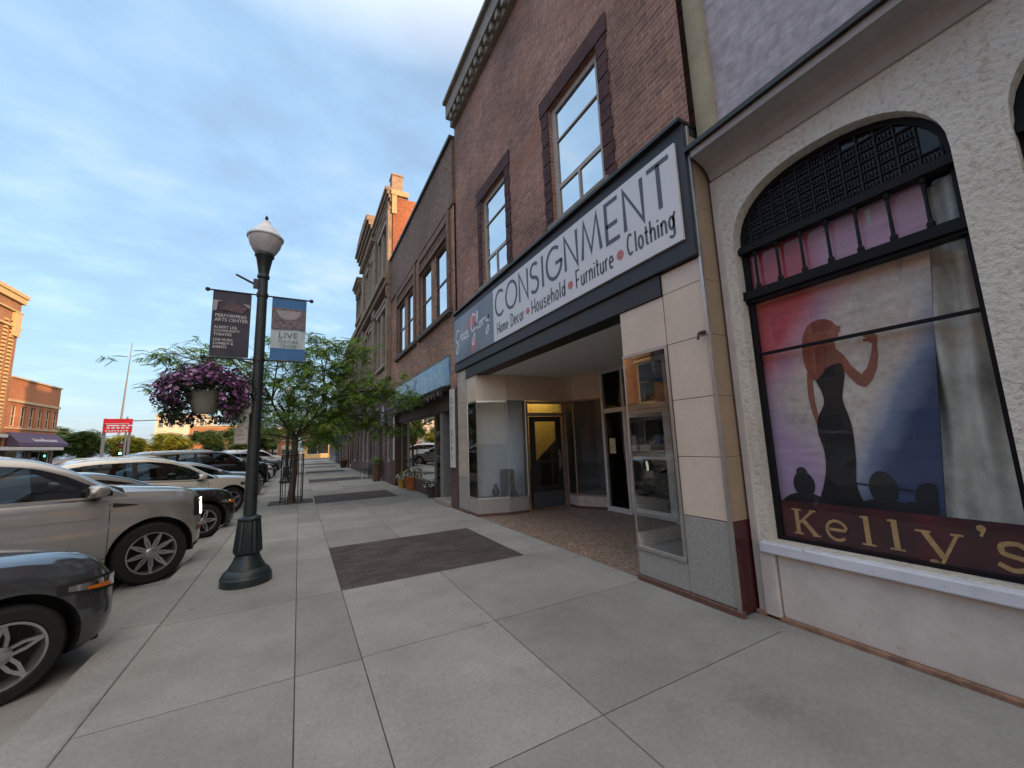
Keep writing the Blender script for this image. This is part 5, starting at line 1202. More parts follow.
# ================================================================== STREET LAMPS
def street_lamp(x, y, label, near=False, seed=0):
    T = thing('street_lamp', label, 'street lamp', (x, y, 0), 'acorn street lamps along the kerb')
    c = (x, y, 0)
    b = MB()
    b.lathe(c, [(.275, 0), (.275, .085), (.262, .10), (.258, .115), (.235, .15), (.20, .175), (.19, .20), (.16, .25), (.135, .31), (.13, .335)], 40)
    b.build('base', DKGREEN, T, smooth=30)
    b = MB(); b.lathe(c, [(.13, .335), (.155, .36), (.158, .38), (.125, .735), (.10, .74)], 96, flute=.10, nfl=14); b.build('fluted_bell', DKGREEN, T, smooth=50)
    b = MB(); b.lathe(c, [(.10, .735), (.128, .745), (.130, .765), (.112, .785), (.078, .80)], 32); b.build('collar', DKGREEN, T, smooth=40)
    b = MB(); b.lathe(c, [(.073, .79), (.058, 3.9), (.056, 3.95)], 48, flute=.05, nfl=12); b.build('pole', DKGREEN, T, smooth=50)
    b = MB(); b.lathe(c, [(.056, 3.93), (.075, 3.95), (.075, 3.98), (.062, 4.0), (.07, 4.06), (.10, 4.24), (.118, 4.26), (.118, 4.29), (.09, 4.31)], 32); b.build('capital', DKGREEN, T, smooth=40)
    b = MB()
    pr = [(.098, 4.285), (.14, 4.33), (.185, 4.42), (.205, 4.50), (.208, 4.545)]
    b.lathe(c, pr, 32)
    m_, t_, bb = (None, None, None)
    if 'globe_glass' not in _m:
        m_, t_, bb = nt('globe_glass'); bb.inputs['Base Color'].default_value = (.90, .91, .95, 1); bb.inputs['Roughness'].default_value = .22; bb.inputs['Transmission Weight'].default_value = .45
        n_ = noise(t_, 30, 2); bump(t_, bb, n_.outputs[0], .3, .02); _m['globe_glass'] = m_
    b.build('globe', _m['globe_glass'], T, smooth=50)
    b = MB(); b.lathe(c, [(.222, 4.525), (.224, 4.545), (.200, 4.565), (.16, 4.63), (.10, 4.70), (.065, 4.735), (.05, 4.78)], 32); b.build('globe_roof', mat('globe_roof_white', (.70, .71, .75), .4), T, smooth=40)
    b = MB(); b.lathe(c, [(.03, 4.775), (.018, 4.80), (.012, 4.815), (.022, 4.83), (.022, 4.845), (.004, 4.88)], 16); b.build('finial', DKGREEN, T, smooth=50)
    for z in (3.70, 2.80):
        b = MB()
        b.tube([(x - .60, y, z), (x + .60, y, z)], .011, 8)
        for sx in (-1, 1):
            b.lathe((x + sx * .60, y, z), [(.004, -.028), (.024, -.016), (.028, 0), (.024, .016), (.004, .028)], 12)
        b.lathe((x, y, z), [(.068, -.03), (.07, -.02), (.07, .02), (.068, .03)], 24)
        b.build('banner_arm', BLACKM, T, smooth=40)
    b = MB(); b.tube([(x - .05, y, 3.84), (x - .10, y, 3.85), (x - .31, y, 3.95)], [.022, .016, .014], 8); b.box(x - .11, x - .045, y - .02, y + .02, 3.79, 3.92); b.build('spare_bracket', BLACKM, T)
    b = MB(); b.tube([(x - .05, y, 2.74), (x - .25, y, 2.80), (x - .48, y, 2.80), (x - .56, y, 2.76)], .012, 8); b.tube([(x - .05, y, 2.5), (x - .2, y, 2.62), (x - .3, y, 2.79)], .008, 6); b.build('basket_arm', BLACKM, T)
    return T
def vary(c, k): return tuple(min(1, max(0, v * k)) for v in c)
def banner(x0, x1, y, z0, z1, name, label, kind):
    T = thing(name, label, 'banner', ((x0 + x1) / 2, y, z0), 'banners hanging from the street lamps')
    N = 14; q = MB(); nz = 16
    for i in range(N + 1):
        for j in range(nz + 1):
            u = i / N; v = j / nz
            q.v.append((x0 + (x1 - x0) * u, y + .008 * math.sin(u * 5 + v * 2) * math.sin(v * 3.14), z0 + (z1 - z0) * v))
    for i in range(N):
        for j in range(nz):
            a = i * (nz + 1) + j; v = (j + .5) / nz
            if kind == 'dark': mi = 0
            else: mi = 1 if (v > .84 or v < .17) else 0
            q.f.append((a, a + nz + 1, a + nz + 2, a + 1)); q.mi.append(mi)
    FS_ = Fr('S', y); h = z1 - z0; w = x1 - x0
    if kind == 'dark':
        m, t, b = nt('banner_dark'); n = noise(t, 5, 3); r = ramp(t, n.outputs[0], [(.35, (.035, .038, .062)), (.65, (.06, .055, .085))]); link(t, r.outputs[0], b.inputs['Base Color']); b.inputs['Roughness'].default_value = .7
        q.build('cloth', [m], T, smooth=60)
        WH = mat('banner_white', (.52, .52, .54), .7)
        p = MB(); p.poly([FS_.p(x0 + .01, z0 + h * .69, .013), FS_.p(x0 + .05, z0 + h * .70, .013), FS_.p(x0 + .06, z0 + h * .84, .013), FS_.p(x0 + .12, z0 + h * .85, .013), FS_.p(x0 + .01, z0 + h * .86, .013)]); p.poly([FS_.p(x1 - .09, z0 + h * .84, .013), FS_.p(x1 - .01, z0 + h * .76, .013), FS_.p(x1 - .01, z0 + h * .82, .013)]); p.build('pale_shapes', mat('banner_pale', (.36, .34, .38), .7), T)
        p = MB(); p.poly([FS_.p(x0 + .08, z0 + h * .72, .0135), FS_.p(x1 - .08, z0 + h * .68, .0135), FS_.p(x1 - .03, z0 + h * .78, .0135), FS_.p(x0 + .2, z0 + h * .84, .0135)]); p.build('photo_panel', mat('banner_photo', (.12, .075, .09), .7, var=.6, scale=30), T)
        for tx, zz_, sz in (('PERFORMING', .60, .062), ('ARTS CENTER', .535, .062), ('ALBERT LEA', .425, .050), ('COMMUNITY', .37, .050), ('THEATRE', .315, .050), ('LIVE MUSIC', .235, .046), ('COMEDY &', .18, .046), ('EVENTS', .125, .046)):
            text_mesh(tx, sz, WH, T, FS_, x0 + .035, z0 + h * zz_, .0145, bold=.0012, sx=.92)
    else:
        m = mat('banner_blue', (.04, .17, .40), .6); g_ = mat('banner_grey', (.50, .60, .64), .7)
        q.build('cloth', [g_, m], T, smooth=60)
        p = MB(); p.poly([FS_.p(x0 + .002, z0 + h * .50, .013), FS_.p(x1 - .002, z0 + h * .49, .013), FS_.p(x1 - .002, z0 + h * .84, .013), FS_.p(x0 + .002, z0 + h * .84, .013)])
        p.build('photo_panel', mat('banner_scene', (.17, .15, .17), .7, var=.85, scale=26), T)
        p = MB(); p.poly([FS_.p((x0 + x1) / 2 + .15 * math.cos(a), z0 + h * .80 + .13 * math.sin(a), .014) for a in [math.pi + math.pi * k / 14 for k in range(15)]]); p.build('photo_dome', mat('banner_pale', (.36, .34, .38), .7), T)
        TX = mat('banner_text_grey', (.13, .17, .20), .7)
        text_mesh('LIVE', .115, TX, T, FS_, (x0 + x1) / 2, z0 + h * .355, .0145, align='CENTER', sx=1.15)
        text_mesh('CULTURE', .055, TX, T, FS_, (x0 + x1) / 2, z0 + h * .275, .0145, align='CENTER')
        text_mesh('CENTER', .055, TX, T, FS_, (x0 + x1) / 2, z0 + h * .20, .0145, align='CENTER')
    return T
street_lamp(-.52, 6.12, 'dark green acorn lamp post nearest the viewer carrying two banners')
street_lamp(-.52, 22.4, 'second acorn lamp post seen through the foliage behind the first tree')
street_lamp(-.52, 38.6, 'third acorn lamp post, small and far beyond the parked cars')
banner(-1.06, -.64, 6.12, 2.815, 3.69, 'banner', 'dark purple theatre banner on the left of the lamp post', 'dark')
banner(-.40, .02, 6.12, 2.815, 3.69, 'banner', 'blue and grey banner reading LIVE on the right of the lamp post', 'blue')
# stacked parking plates strapped to the pole
PS = thing('parking_sign', 'three small parking plates stacked on the nearest lamp post', 'sign', (-.64, 6.10, 1.7))
FP = Fr('S', 6.06)
for i, (z0, z1, u0, u1, cc) in enumerate(((2.08, 2.27, -.655, -.565, 'g'), (1.90, 2.075, -.70, -.585, 'g'), (1.69, 1.895, -.73, -.585, 'r'))):
    x = MB(); fbox(x, FP, u0, u1, z0, z1, 0, .003); pl = x.build('plate', mat('plate_white', (.42, .45, .43), .5), PS)
    tm = mat('plate_green', (.03, .15, .08), .6) if cc == 'g' else mat('plate_red', (.35, .06, .06), .6)
    x = MB()
    for a, b_, c_, d_ in ((u0 + .005, u1 - .005, z0 + .005, z0 + .009), (u0 + .005, u1 - .005, z1 - .009, z1 - .005), (u0 + .005, u0 + .009, z0 + .009, z1 - .009), (u1 - .009, u1 - .005, z0 + .009, z1 - .009)): fbox(x, FP, a, b_, c_, d_, .003, .004)
    x.build('border', tm, pl)
    for j, tx in enumerate((('2 HR', 'PARKING') if cc == 'g' and i == 0 else ('9 AM', '5 PM') if i == 1 else ('NO', 'PARKING', '2-6 AM'))):
        text_mesh(tx, .034 if cc == 'g' else .042, tm, pl, FP, (u0 + u1) / 2, z1 - .055 - j * .052, .0042, align='CENTER', sx=.62)
# ---- hanging basket of petunias
HB = thing('hanging_basket', 'hanging basket overflowing with purple petunias on the near lamp post', 'flower basket', (-1.05, 6.12, 2.1), 'flower baskets on the lamps')
HB['_local'] = 0
cx, cy, cz = -1.05, 6.10, 2.08
x = MB(); x.lathe((cx, cy, cz), [(.10, 0), (.135, .05), (.16, .14), (.172, .24), (.18, .25), (.18, .275), (.165, .275)], 32); x.build('pot', mat('grey_pot', (.24, .25, .22), .7, var=.2), HB, smooth=40)
x = MB()
for a in range(3):
    t_ = a * 2.094 + .5; x.tube([(cx + .17 * math.cos(t_), cy + .17 * math.sin(t_), cz + .27), (cx, cy, cz + .70)], .004, 5)
x.build('chain', BLACKM, HB)
rnd = random.Random(21); fl = MB(); lf = MB()
def petal_flower(mb, p, r, nrm):
    n = Vector(nrm).normalized(); a = n.cross(Vector((.3, .2, 1))).normalized(); b_ = n.cross(a); c0 = Vector(p); ring = []
    for k in range(10):
        t_ = 2 * math.pi * k / 10; rr = r * (1 if k % 2 == 0 else .72); ring.append(c0 + (a * math.cos(t_) + b_ * math.sin(t_)) * rr + n * r * .25)
    mb.add([c0] + ring, [(0, 1 + k, 1 + (k + 1) % 10) for k in range(10)])
i = 0
while i < 3900:
    t_ = rnd.uniform(0, 2 * math.pi); ph = rnd.uniform(-.9, 1.45); 
    lump = 1 + .13 * math.sin(3 * t_ + 1) + .1 * math.sin(7 * t_)
    if ph < 0:
        R0 = .50 * lump * (1 - .35 * (ph / .9) ** 2); px = cx + R0 * math.cos(t_); py = cy + R0 * math.sin(t_) * .85; pz = cz + .22 + ph * .26 * (1 + .5 * math.sin(2.2 * t_ + 2.4))
        if math.sin(t_) < -.25 and abs(math.cos(t_)) < .50: continue
    else:
        px = cx + .50 * lump * math.cos(ph) * math.cos(t_); py = cy + .43 * lump * math.cos(ph) * math.sin(t_); pz = cz + .24 + .32 * math.sin(ph) * (1 + .15 * math.sin(4 * t_))
        if math.sin(t_) < -.3 and abs(math.cos(t_)) < .45 and ph < .35: continue
    nrm = Vector((px - cx, py - cy, (pz - cz - .15) * 1.2 + .1)); p = Vector((px, py, pz)) + nrm.normalized() * rnd.uniform(-.09, .05)
    nrm += Vector((rnd.uniform(-.3, .3), rnd.uniform(-.3, .3), rnd.uniform(-.2, .3)))
    if rnd.random() < (.62 if ph > -.1 else .36): petal_flower(fl, p, rnd.uniform(.018, .030), nrm)
    else:
        d = nrm.normalized(); a = d.cross(Vector((rnd.uniform(-1, 1), rnd.uniform(-1, 1), .4))).normalized(); l = rnd.uniform(.025, .05); p -= d * .02
        lf.add([p, p + a * l * .3 + d * l * .5, p + d * l, p - a * l * .3 + d * l * .5], [(0, 1, 2, 3)])
    i += 1
for k in range(3600):
    t_ = rnd.uniform(0, 2 * math.pi); rr = .44 * math.sqrt(rnd.random()); z = cz + rnd.uniform(-.12, .42) ; 
    if rr < .2 and z < cz + .27: continue
    if math.sin(t_) < -.25 and abs(math.cos(t_)) < .5 and z < cz + .26: continue
    p = Vector((cx + rr * math.cos(t_), cy + rr * .8 * math.sin(t_), z)); d = Vector((rnd.uniform(-1, 1), rnd.uniform(-1, 1), rnd.uniform(-1, 1))).normalized(); a = d.cross(Vector((0, 0, 1))).normalized(); l = rnd.uniform(.03, .06)
    lf.add([p, p + a * l * .35 + d * l * .5, p + d * l, p - a * l * .35 + d * l * .5], [(0, 1, 2, 3)])
fl.build('petals', island_mat('petunia', [(0, (.11, .035, .13)), (.4, (.20, .06, .21)), (.75, (.33, .13, .32)), (1, (.55, .34, .52))], .7, .2), HB)
lf.build('leaves', island_mat('basket_leaf', [(0, (.015, .03, .012)), (.6, (.035, .065, .025)), (1, (.06, .10, .035))], .7, .15), HB)

# ================================================================== TREES
def leaf_sprays(mb, c, rad, n, rnd, size=1.0, droop=.55):
    """compound leaves (two rows of leaflets on a drooping rib) spread through an ellipsoid"""
    for _ in range(n):
        while True:
            v = Vector((rnd.uniform(-1, 1), rnd.uniform(-1, 1), rnd.uniform(-1, 1)))
            if v.length < 1: break
        v *= .55 + .45 * rnd.random()
        p = Vector(c) + Vector((v.x * rad[0], v.y * rad[1], v.z * rad[2]))
        a = rnd.uniform(0, 2 * math.pi); d = Vector((math.cos(a), math.sin(a), rnd.uniform(-droop, .25))).normalized()
        side = d.cross(Vector((0, 0, 1))).normalized(); L_ = rnd.uniform(.18, .34) * size; k = 7
        for i in range(k):
            t_ = (i + .5) / k; q = p + d * L_ * t_ + Vector((0, 0, -.25 * L_ * t_ * t_)); ll = .085 * size * math.sin(.5 + 2.1 * t_); w_ = .023 * size
            for sg in (-1, 1):
                o = side * sg; tip = q + (o * .9 + d * .35) * ll + Vector((0, 0, -.25 * ll)); mid = (q + tip) / 2
                mb.add([q, mid + d * w_, tip, mid - d * w_], [(0, 1, 2, 3)])
def limb(mb, p0, p1, r0, r1, rnd, bend=.12, n=6):
    a, b_ = Vector(p0), Vector(p1); L_ = (b_ - a).length; pts = []; off = Vector((rnd.uniform(-1, 1), rnd.uniform(-1, 1), rnd.uniform(.2, 1))) * L_ * bend
    for i in range(n + 1):
        t_ = i / n; pts.append(a.lerp(b_, t_) + off * math.sin(math.pi * t_) + Vector((rnd.uniform(-1, 1), rnd.uniform(-1, 1), 0)) * L_ * .012)
    mb.tube(pts, [r0 + (r1 - r0) * i / n for i in range(n + 1)], 7)
    return pts
BARK = mat('grey_brown_bark', (.10, .08, .065), .95, var=.4, scale=14, bmp=.8, bscale=30)
LEAFM = island_mat('locust_leaf', [(0, (.07, .14, .03)), (.4, (.16, .29, .055)), (.75, (.28, .43, .08)), (1, (.48, .56, .11))], .5, .45)
def honey_locust(x, y, label, clusters, h0, seed, dens=1.0, size=1.0, group='locust trees along the kerb', fork=1.9):
    T = thing('street_tree', label, 'tree', (x, y, 0), group); rnd = random.Random(seed)
    tr = MB(); base = Vector((x, y, 0)); fk = Vector((x + .05, y, fork))
    tr.tube([base + Vector((0, 0, -.02)), base + Vector((.0, 0, .25)), base.lerp(fk, .5) + Vector((.03, 0, 0)), fk], [.13 * h0, .10 * h0, .085 * h0, .08 * h0], 12)
    tr.build('trunk', BARK, T, smooth=60)
    br = MB(); cr = MB(); tw = MB()
    mains = []
    for k, a in enumerate((-2.6, -.4, .9, 2.3)):
        e = fk + Vector((math.cos(a) * .8, math.sin(a) * .8, 1.2)) * h0; mains.append(limb(br, fk, e, .055 * h0, .03 * h0, rnd))
    for (c, rad, nn) in clusters:
        C_ = Vector(c); best = min((m_[3] for m_ in mains), key=lambda q: (q - C_).length)
        best = min([q for m_ in mains for q in m_], key=lambda q: (q - C_).length + (0 if q.z < C_.z + .3 else .8))
        pp = limb(br, best, C_, .028 * h0, .008, rnd, .14)
        for k in range(7):
            e = C_ + Vector((rnd.uniform(-1, 1) * rad[0], rnd.uniform(-1, 1) * rad[1], rnd.uniform(-.9, .7) * rad[2])) * .9
            limb(br, pp[rnd.randrange(3, 7)], e, .009, .003, rnd, .15, 4)
        leaf_sprays(cr, c, (rad[0] * .9, rad[1], rad[2] * 1.15), int(nn * dens * .80), rnd, size)
        for _ in range(int(nn * dens / 8)):
            cc = Vector(c) + Vector((rnd.gauss(0, .62) * rad[0], rnd.gauss(0, .6) * rad[1], rnd.gauss(-.1, .75) * rad[2])); leaf_sprays(cr, cc, (.16, .16, .13), 7, rnd, size, .9)
    br.build('branches', BARK, T, smooth=60); cr.build('crown', LEAFM, T)
    return T
CL1 = [((-3.0, 13.8, 3.95), (.75, .9, .42), 95), ((-3.6, 13.5, 3.4), (.22, .4, .2), 12), ((-2.3, 13.9, 4.35), (.85, .9, .38), 150), ((-1.3, 13.9, 3.9), (1.0, 1, .6), 230), ((-.2, 14, 4.35), (1.0, 1.1, .6), 260),
       ((.75, 13.9, 4.8), (.85, .9, .45), 170), ((1.1, 13.5, 4.0), (1.0, 1.1, .6), 280), ((.1, 13.4, 3.4), (1.15, 1.2, .65), 340), ((1.5, 13.1, 3.1), (1.05, 1.0, .6), 320), ((2.3, 12.5, 3.35), (.75, .8, .45), 150),
       ((2.75, 11.7, 2.95), (.45, .7, .28), 70), ((.9, 13.3, 2.45), (.95, .9, .45), 260), ((1.95, 12.8, 2.35), (.75, .7, .38), 150), ((-.75, 13.7, 2.75), (.9, .9, .5), 200), ((-1.7, 13.8, 2.95), (.6, .8, .35), 70),
       ((.5, 13.3, 1.95), (.5, .6, .25), 70), ((-1.45, 12.6, 1.75), (.14, .2, .28), 12), ((-3.1, 13.8, 2.75), (.2, .3, .2), 8), ((2.6, 12.6, 2.1), (.4, .5, .2), 30), ((1.6, 13.4, 4.7), (.5, .6, .3), 50), ((-.6, 13.9, 4.95), (.6, .6, .25), 50), ((.3, 13.9, 5.2), (.4, .5, .2), 30), ((-3.3, 13.7, 4.35), (.4, .5, .2), 24), ((-2.5, 13.8, 3.6), (.6, .7, .3), 50)]
honey_locust(-.16, 14.2, 'nearest airy locust tree in a black guard behind the lamp post', CL1, 1.0, 4)
def shift(cl, dx, dy, k, rnd): return [((c[0] * k + dx + rnd.uniform(-.3, .3), (c[1] - 14.0) * 1.3 + dy, c[2] * k * .95 + rnd.uniform(-.2, .2) + .25), tuple(q * k for q in r), int(n * .55)) for c, r, n in cl]
rr_ = random.Random(9)
honey_locust(-.3, 30.3, 'second locust tree along the kerb past the first one', shift(CL1, 0, 30.3, 1.0, rr_), 1.0, 5, size=1.25)
honey_locust(-.4, 46.4, 'third locust tree near the end of the block', shift(CL1, 0, 46.4, 1.0, rr_), 1.1, 6, .8, size=1.5)
# tree guards
def tree_guard(x, y, label):
    T = thing('tree_guard', label, 'tree guard', (x, y, 0), 'tree guards round the locust trunks')
    b = MB()
    for k in range(8):
        a = 2 * math.pi * k / 8 + .2; b.tube([(x + .30 * math.cos(a), y + .30 * math.sin(a), -.01), (x + .30 * math.cos(a), y + .30 * math.sin(a), 1.45)], .02 if k % 2 == 0 else .012, 6)
    b.build('bars', BLACKM, T); b = MB()
    for z in (.12, 1.42):
        b.tube([(x + .30 * math.cos(a * .2618), y + .30 * math.sin(a * .2618), z) for a in range(25)], .014, 6, cap=False)
    b.build('hoop', BLACKM, T)
    b = MB(); b.box(x - .6, x + .6, y - .6, y + .6, -.1, .004); b.build('brick_pit', PAVER, T)
tree_guard(-.16, 14.2, 'black bar guard round the nearest locust trunk'); tree_guard(-.3, 30.3, 'black bar guard round the second locust trunk'); tree_guard(-.4, 46.4, 'black bar guard round the third locust trunk')
def far_tree(x, y, h, w, label, m_, seed, n=2600, size=3.4):
    T = thing('tree', label, 'tree', (x, y, 0), 'trees beyond the crossing'); rnd = random.Random(seed)
    t_ = MB(); t_.tube([(x, y, -.1), (x, y, h * .5)], [.2, .12], 8); t_.build('trunk', BARK, T)
    c_ = MB()
    for k in range(9):
        a = rnd.uniform(0, 6.28); q = rnd.uniform(.1, .6) * w; cc = (x + q * math.cos(a), y + q * math.sin(a), h * rnd.uniform(.42, .82)); leaf_sprays(c_, cc, (w * .45, w * .45, h * .2), n // 9, rnd, size)
    c_.build('crown', m_, T)
LY = island_mat('yellow_green_leaf', [(0, (.16, .22, .04)), (.5, (.34, .38, .06)), (1, (.52, .46, .08))], .6, .4)
LG = island_mat('deep_green_leaf', [(0, (.04, .09, .03)), (.6, (.09, .16, .05)), (1, (.18, .24, .06))], .6, .35)
for a in ((-22.2, 76, 5.0, 3.0, 'yellow green tree catching low sun beyond the crossing, left one', LY, 31), (-18.0, 79, 5.2, 3.2, 'yellow green tree catching low sun beyond the crossing, middle one', LY, 32), (-13.6, 82, 5.6, 3.0, 'deep green tree right of the yellow green pair', LG, 33), (-27.6, 72, 5.9, 2.6, 'dark green tree beside the orange shop with purple awning', LG, 34), (-23.9, 70, 5.4, 2.2, 'dark green tree left of the red sign', LG, 35), (-9.5, 84, 6, 3, 'green tree behind the parking plates', LG, 36), (-5.5, 88, 6.5, 3, 'green tree over the farthest parked cars', LG, 37), (-30.5, 78, 6.2, 2.6, 'dark green tree hidden partly by the purple awning shop', LG, 38)): far_tree(*a)

# ================================================================== STREET FURNITURE BEYOND
T = thing('road_sign', 'bright red two tier roadside sign on grey posts beyond the crossing', 'sign', (-18.6, 60.5, 0))
FR_ = Fr('S', 60.4)
x = MB(); fbox(x, FR_, -19.4, -17.0, 5.05, 5.75, -.2, 0); fbox(x, FR_, -19.4, -17.0, 4.2, 4.95, -.2, 0); x.build('board', mat('sign_bright_red', (.80, .02, .05), .5, var=.05), T)
x = MB(); fbox(x, FR_, -19.5, -19.25, 0, 5.8, -.45, -.25); fbox(x, FR_, -17.3, -17.1, 0, 4.2, -.35, -.2); x.build('post', mat('grey_post', (.25, .25, .27), .6), T)
for z, n_, s0, h in ((4.62, 5, -19.1, .22), (4.32, 8, -19.2, .15), (5.15, 9, -19.2, .1)):
    x = MB()
    for i in range(n_): fbox(x, FR_, s0 + i * 2.0 / n_, s0 + (i + .7) * 2.0 / n_, z, z + h, .0, .01)
    x.build('white_lettering', mat('white_script', (.7, .7, .7), .6), T)
def mast(x_, y_, x1, label):
    T = thing('traffic_signal', label, 'traffic light', (x_, y_, 0), 'traffic signals at the crossing')
    q = MB(); q.tube([(x_, y_, 0), (x_, y_, 6.1)], [.11, .08], 10); q.tube([(x_, y_, 5.6), (x1, y_, 5.85)], [.07, .045], 8); q.build('mast', mat('galvanised', (.33, .34, .36), .5, .4), T)
    for k, xx in enumerate((x1, (x_ + x1) / 2)):
        q = MB(); q.box(xx - .17, xx + .17, y_ - .15, y_ + .1, 5.1, 6.15); hsg = q.build('signal_head', BLACKM, T, bev=.02)
        for j, cc in enumerate(((.35, .02, .01), (.3, .2, .01), (.02, .25, .15))):
            q = MB(); q.lathe((xx, y_ - .16, 5.95 - j * .33), [(.11, 0), (.11, .02)], 14, axis='y'); q.build('lens', mat('signal_lens_%d' % j, cc, .4), hsg)
mast(-17.9, 62, -9.5, 'traffic signal mast reaching right over the far crossing')
T = thing('traffic_signal', 'low traffic light showing green beside the red sign', 'traffic light', (-17.9, 58, 0), 'traffic signals at the crossing')
q = MB(); q.tube([(-17.3, 59, 0), (-17.3, 59, 3.2)], .09, 8); q.build('post', mat('galvanised', (.33, .34, .36)), T)
q = MB(); q.box(-17.45, -17.1, 58.75, 58.9, 1.6, 2.9); h_ = q.build('signal_head', BLACKM, T)
for zz_, mm_ in ((2.65, mat('signal_lens_0', (.35, .02, .01), .4)), (2.25, mat('signal_lens_1', (.3, .2, .01), .4)), (1.85, emit('green_lamp', (.25, 1, .75), 3))):
    q = MB(); q.lathe((-17.27, 58.73, zz_), [(.13, 0), (.13, .02)], 14, axis='y'); q.build('lens', mm_, h_)
T = thing('radio_mast', 'thin tall lattice radio mast against the sky above the red sign', 'mast', (-30, 100, 0))
q = MB(); q.tube([(-30, 100, 0), (-29.3, 100, 23.2)], [.24, .05], 6); q.build('pole', mat('mast_grey', (.15, .155, .17), .7), T)
q = MB()
for z in range(3, 24, 2): q.box(-30.28 + z * .04, -29.72 + z * .02, 99.9, 100.1, z, z + .06)
q.build('cross_arms', mat('galvanised', (.33, .34, .36)), T)
# terracotta pots, bench, planter
def flower_pot(x_, y_, s, label, cols, pc):
    T = thing('flower_pot', label, 'flower pot', (x_, y_, 0)); rnd = random.Random(int(x_ * 100 + y_ * 10))
    q = MB(); q.lathe((x_, y_, 0), [(.13 * s, 0), (.19 * s, .30 * s), (.21 * s, .31 * s), (.21 * s, .37 * s), (.18 * s, .37 * s), (.17 * s, .33 * s)], 24); q.build('pot', pc, T, smooth=40)
    f_ = MB(); l_ = MB()
    for k in range(260):
        a = rnd.uniform(0, 6.28); r_ = .30 * s * math.sqrt(rnd.random()); z = .36 * s + rnd.uniform(0, .26 * s) * (1 - (r_ / (.34 * s)) ** 2) + .02
        p = Vector((x_ + r_ * math.cos(a), y_ + r_ * math.sin(a), z)); 
        if rnd.random() < .3: petal_flower(f_, p, rnd.uniform(.018, .035), (math.cos(a), math.sin(a) - .5, 1))
        else:
            d = Vector((rnd.uniform(-1, 1), rnd.uniform(-1, 1), rnd.uniform(0, 1))).normalized(); s2 = d.cross(Vector((0, 0, 1))).normalized(); l = rnd.uniform(.05, .10)
            l_.add([p, p + s2 * l * .3 + d * l * .5, p + d * l, p - s2 * l * .3 + d * l * .5], [(0, 1, 2, 3)])
    f_.build('petals', island_mat('pot_flower_' + cols[0], cols[1], .7), T); l_.build('leaves', island_mat('basket_leaf2', [(0, (.03, .06, .02)), (1, (.12, .18, .06))], .7, .2), T)
TC = mat('terracotta', (.38, .125, .045), .8, var=.15)
flower_pot(3.62, 14.6, 1.25, 'terracotta pot of pale flowers in front of the awning shop window', ('pale', [(0, (.45, .45, .40)), (1, (.6, .58, .35))]), TC)
flower_pot(3.52, 15.6, .9, 'yellow glazed pot half hidden beside the terracotta pot', ('white', [(0, (.4, .42, .4)), (1, (.6, .6, .55))]), mat('yellow_glaze', (.40, .30, .05), .5))
flower_pot(3.62, 12.1, .8, 'small dark pot of white flowers by the corner of the shop window', ('white', [(0, (.4, .42, .4)), (1, (.6, .6, .55))]), mat('dark_pot', (.05, .04, .04), .7))
flower_pot(3.15, 34.5, 1.5, 'far red flower planter against the right hand shop fronts', ('red', [(0, (.3, .03, .02)), (1, (.5, .08, .05))]), mat('dark_pot', (.05, .04, .04), .7))
T = thing('bench', 'dark green slatted bench against the ornate building', 'bench', (3.15, 21.8, 0))
q = MB()
for k in range(5): q.box(2.85 + k * .09, 2.92 + k * .09, 21.0, 22.6, .42, .45)
q.build('seat', DKGREEN, T); q = MB()
for k in range(4): q.box(3.33, 3.36, 21.0, 22.6, .50 + k * .1, .57 + k * .1)
q.build('backrest', DKGREEN, T)
for yy in (21.1, 22.5):
    q = MB(); q.tube([(2.88, yy, 0), (2.9, yy, .42), (3.3, yy, .42), (3.36, yy, .9)], .022, 6); q.tube([(3.32, yy, 0), (3.3, yy, .42)], .022, 6); q.build('leg', BLACKM, T)
T = thing('planter', 'brown upright planter of ivy beside the bench', 'planter', (3.2, 19.4, 0))
q = MB(); q.lathe((3.2, 19.4, 0), [(.16, 0), (.2, .7), (.23, .72), (.23, .78), (.19, .78)], 16); q.build('pot', mat('brown_planter', (.13, .08, .055), .8), T)
q = MB(); leaf_sprays(q, (3.2, 19.4, .98), (.26, .26, .24), 70, random.Random(2), .8); q.build('leaves', LEAFM, T)

# ================================================================== LIGHT, SKY, CAMERA
SUN_EL, AZ = R(9.5), math.atan2(-.64, .77)      # sun stands behind the viewer to the right
to_sun = Vector((math.cos(SUN_EL) * .62, -math.cos(SUN_EL) * .785, math.sin(SUN_EL)))
su = bpy.data.lights.new('sun', 'SUN'); su.energy = 3.2; su.angle = R(.55); su.color = (1, .56, .26)
so = bpy.data.objects.new('sun', su); col.objects.link(so); so.rotation_euler = to_sun.to_track_quat('Z', 'Y').to_euler(); so.location = (20, -30, 20)
wd = bpy.data.worlds.new('World'); sc.world = wd; wd.use_nodes = True; t = wd.node_tree; t.nodes.clear()
out = t.nodes.new('ShaderNodeOutputWorld'); bg = t.nodes.new('ShaderNodeBackground'); sky = t.nodes.new('ShaderNodeTexSky')
sky.sky_type = 'NISHITA'; sky.sun_disc = False; sky.sun_elevation = SUN_EL; sky.sun_rotation = math.atan2(to_sun.x, to_sun.y); sky.air_density = 1.2; sky.dust_density = 1.0; sky.ozone_density = 1.6
tc = t.nodes.new('ShaderNodeTexCoord'); sp = t.nodes.new('ShaderNodeSeparateXYZ'); t.links.new(tc.outputs['Generated'], sp.inputs[0])
def wm(op, a, b=None):
    return math_(t, op, a, b)
zc = wm('ADD', wm('MAXIMUM', sp.outputs[2], 0.0), .16)
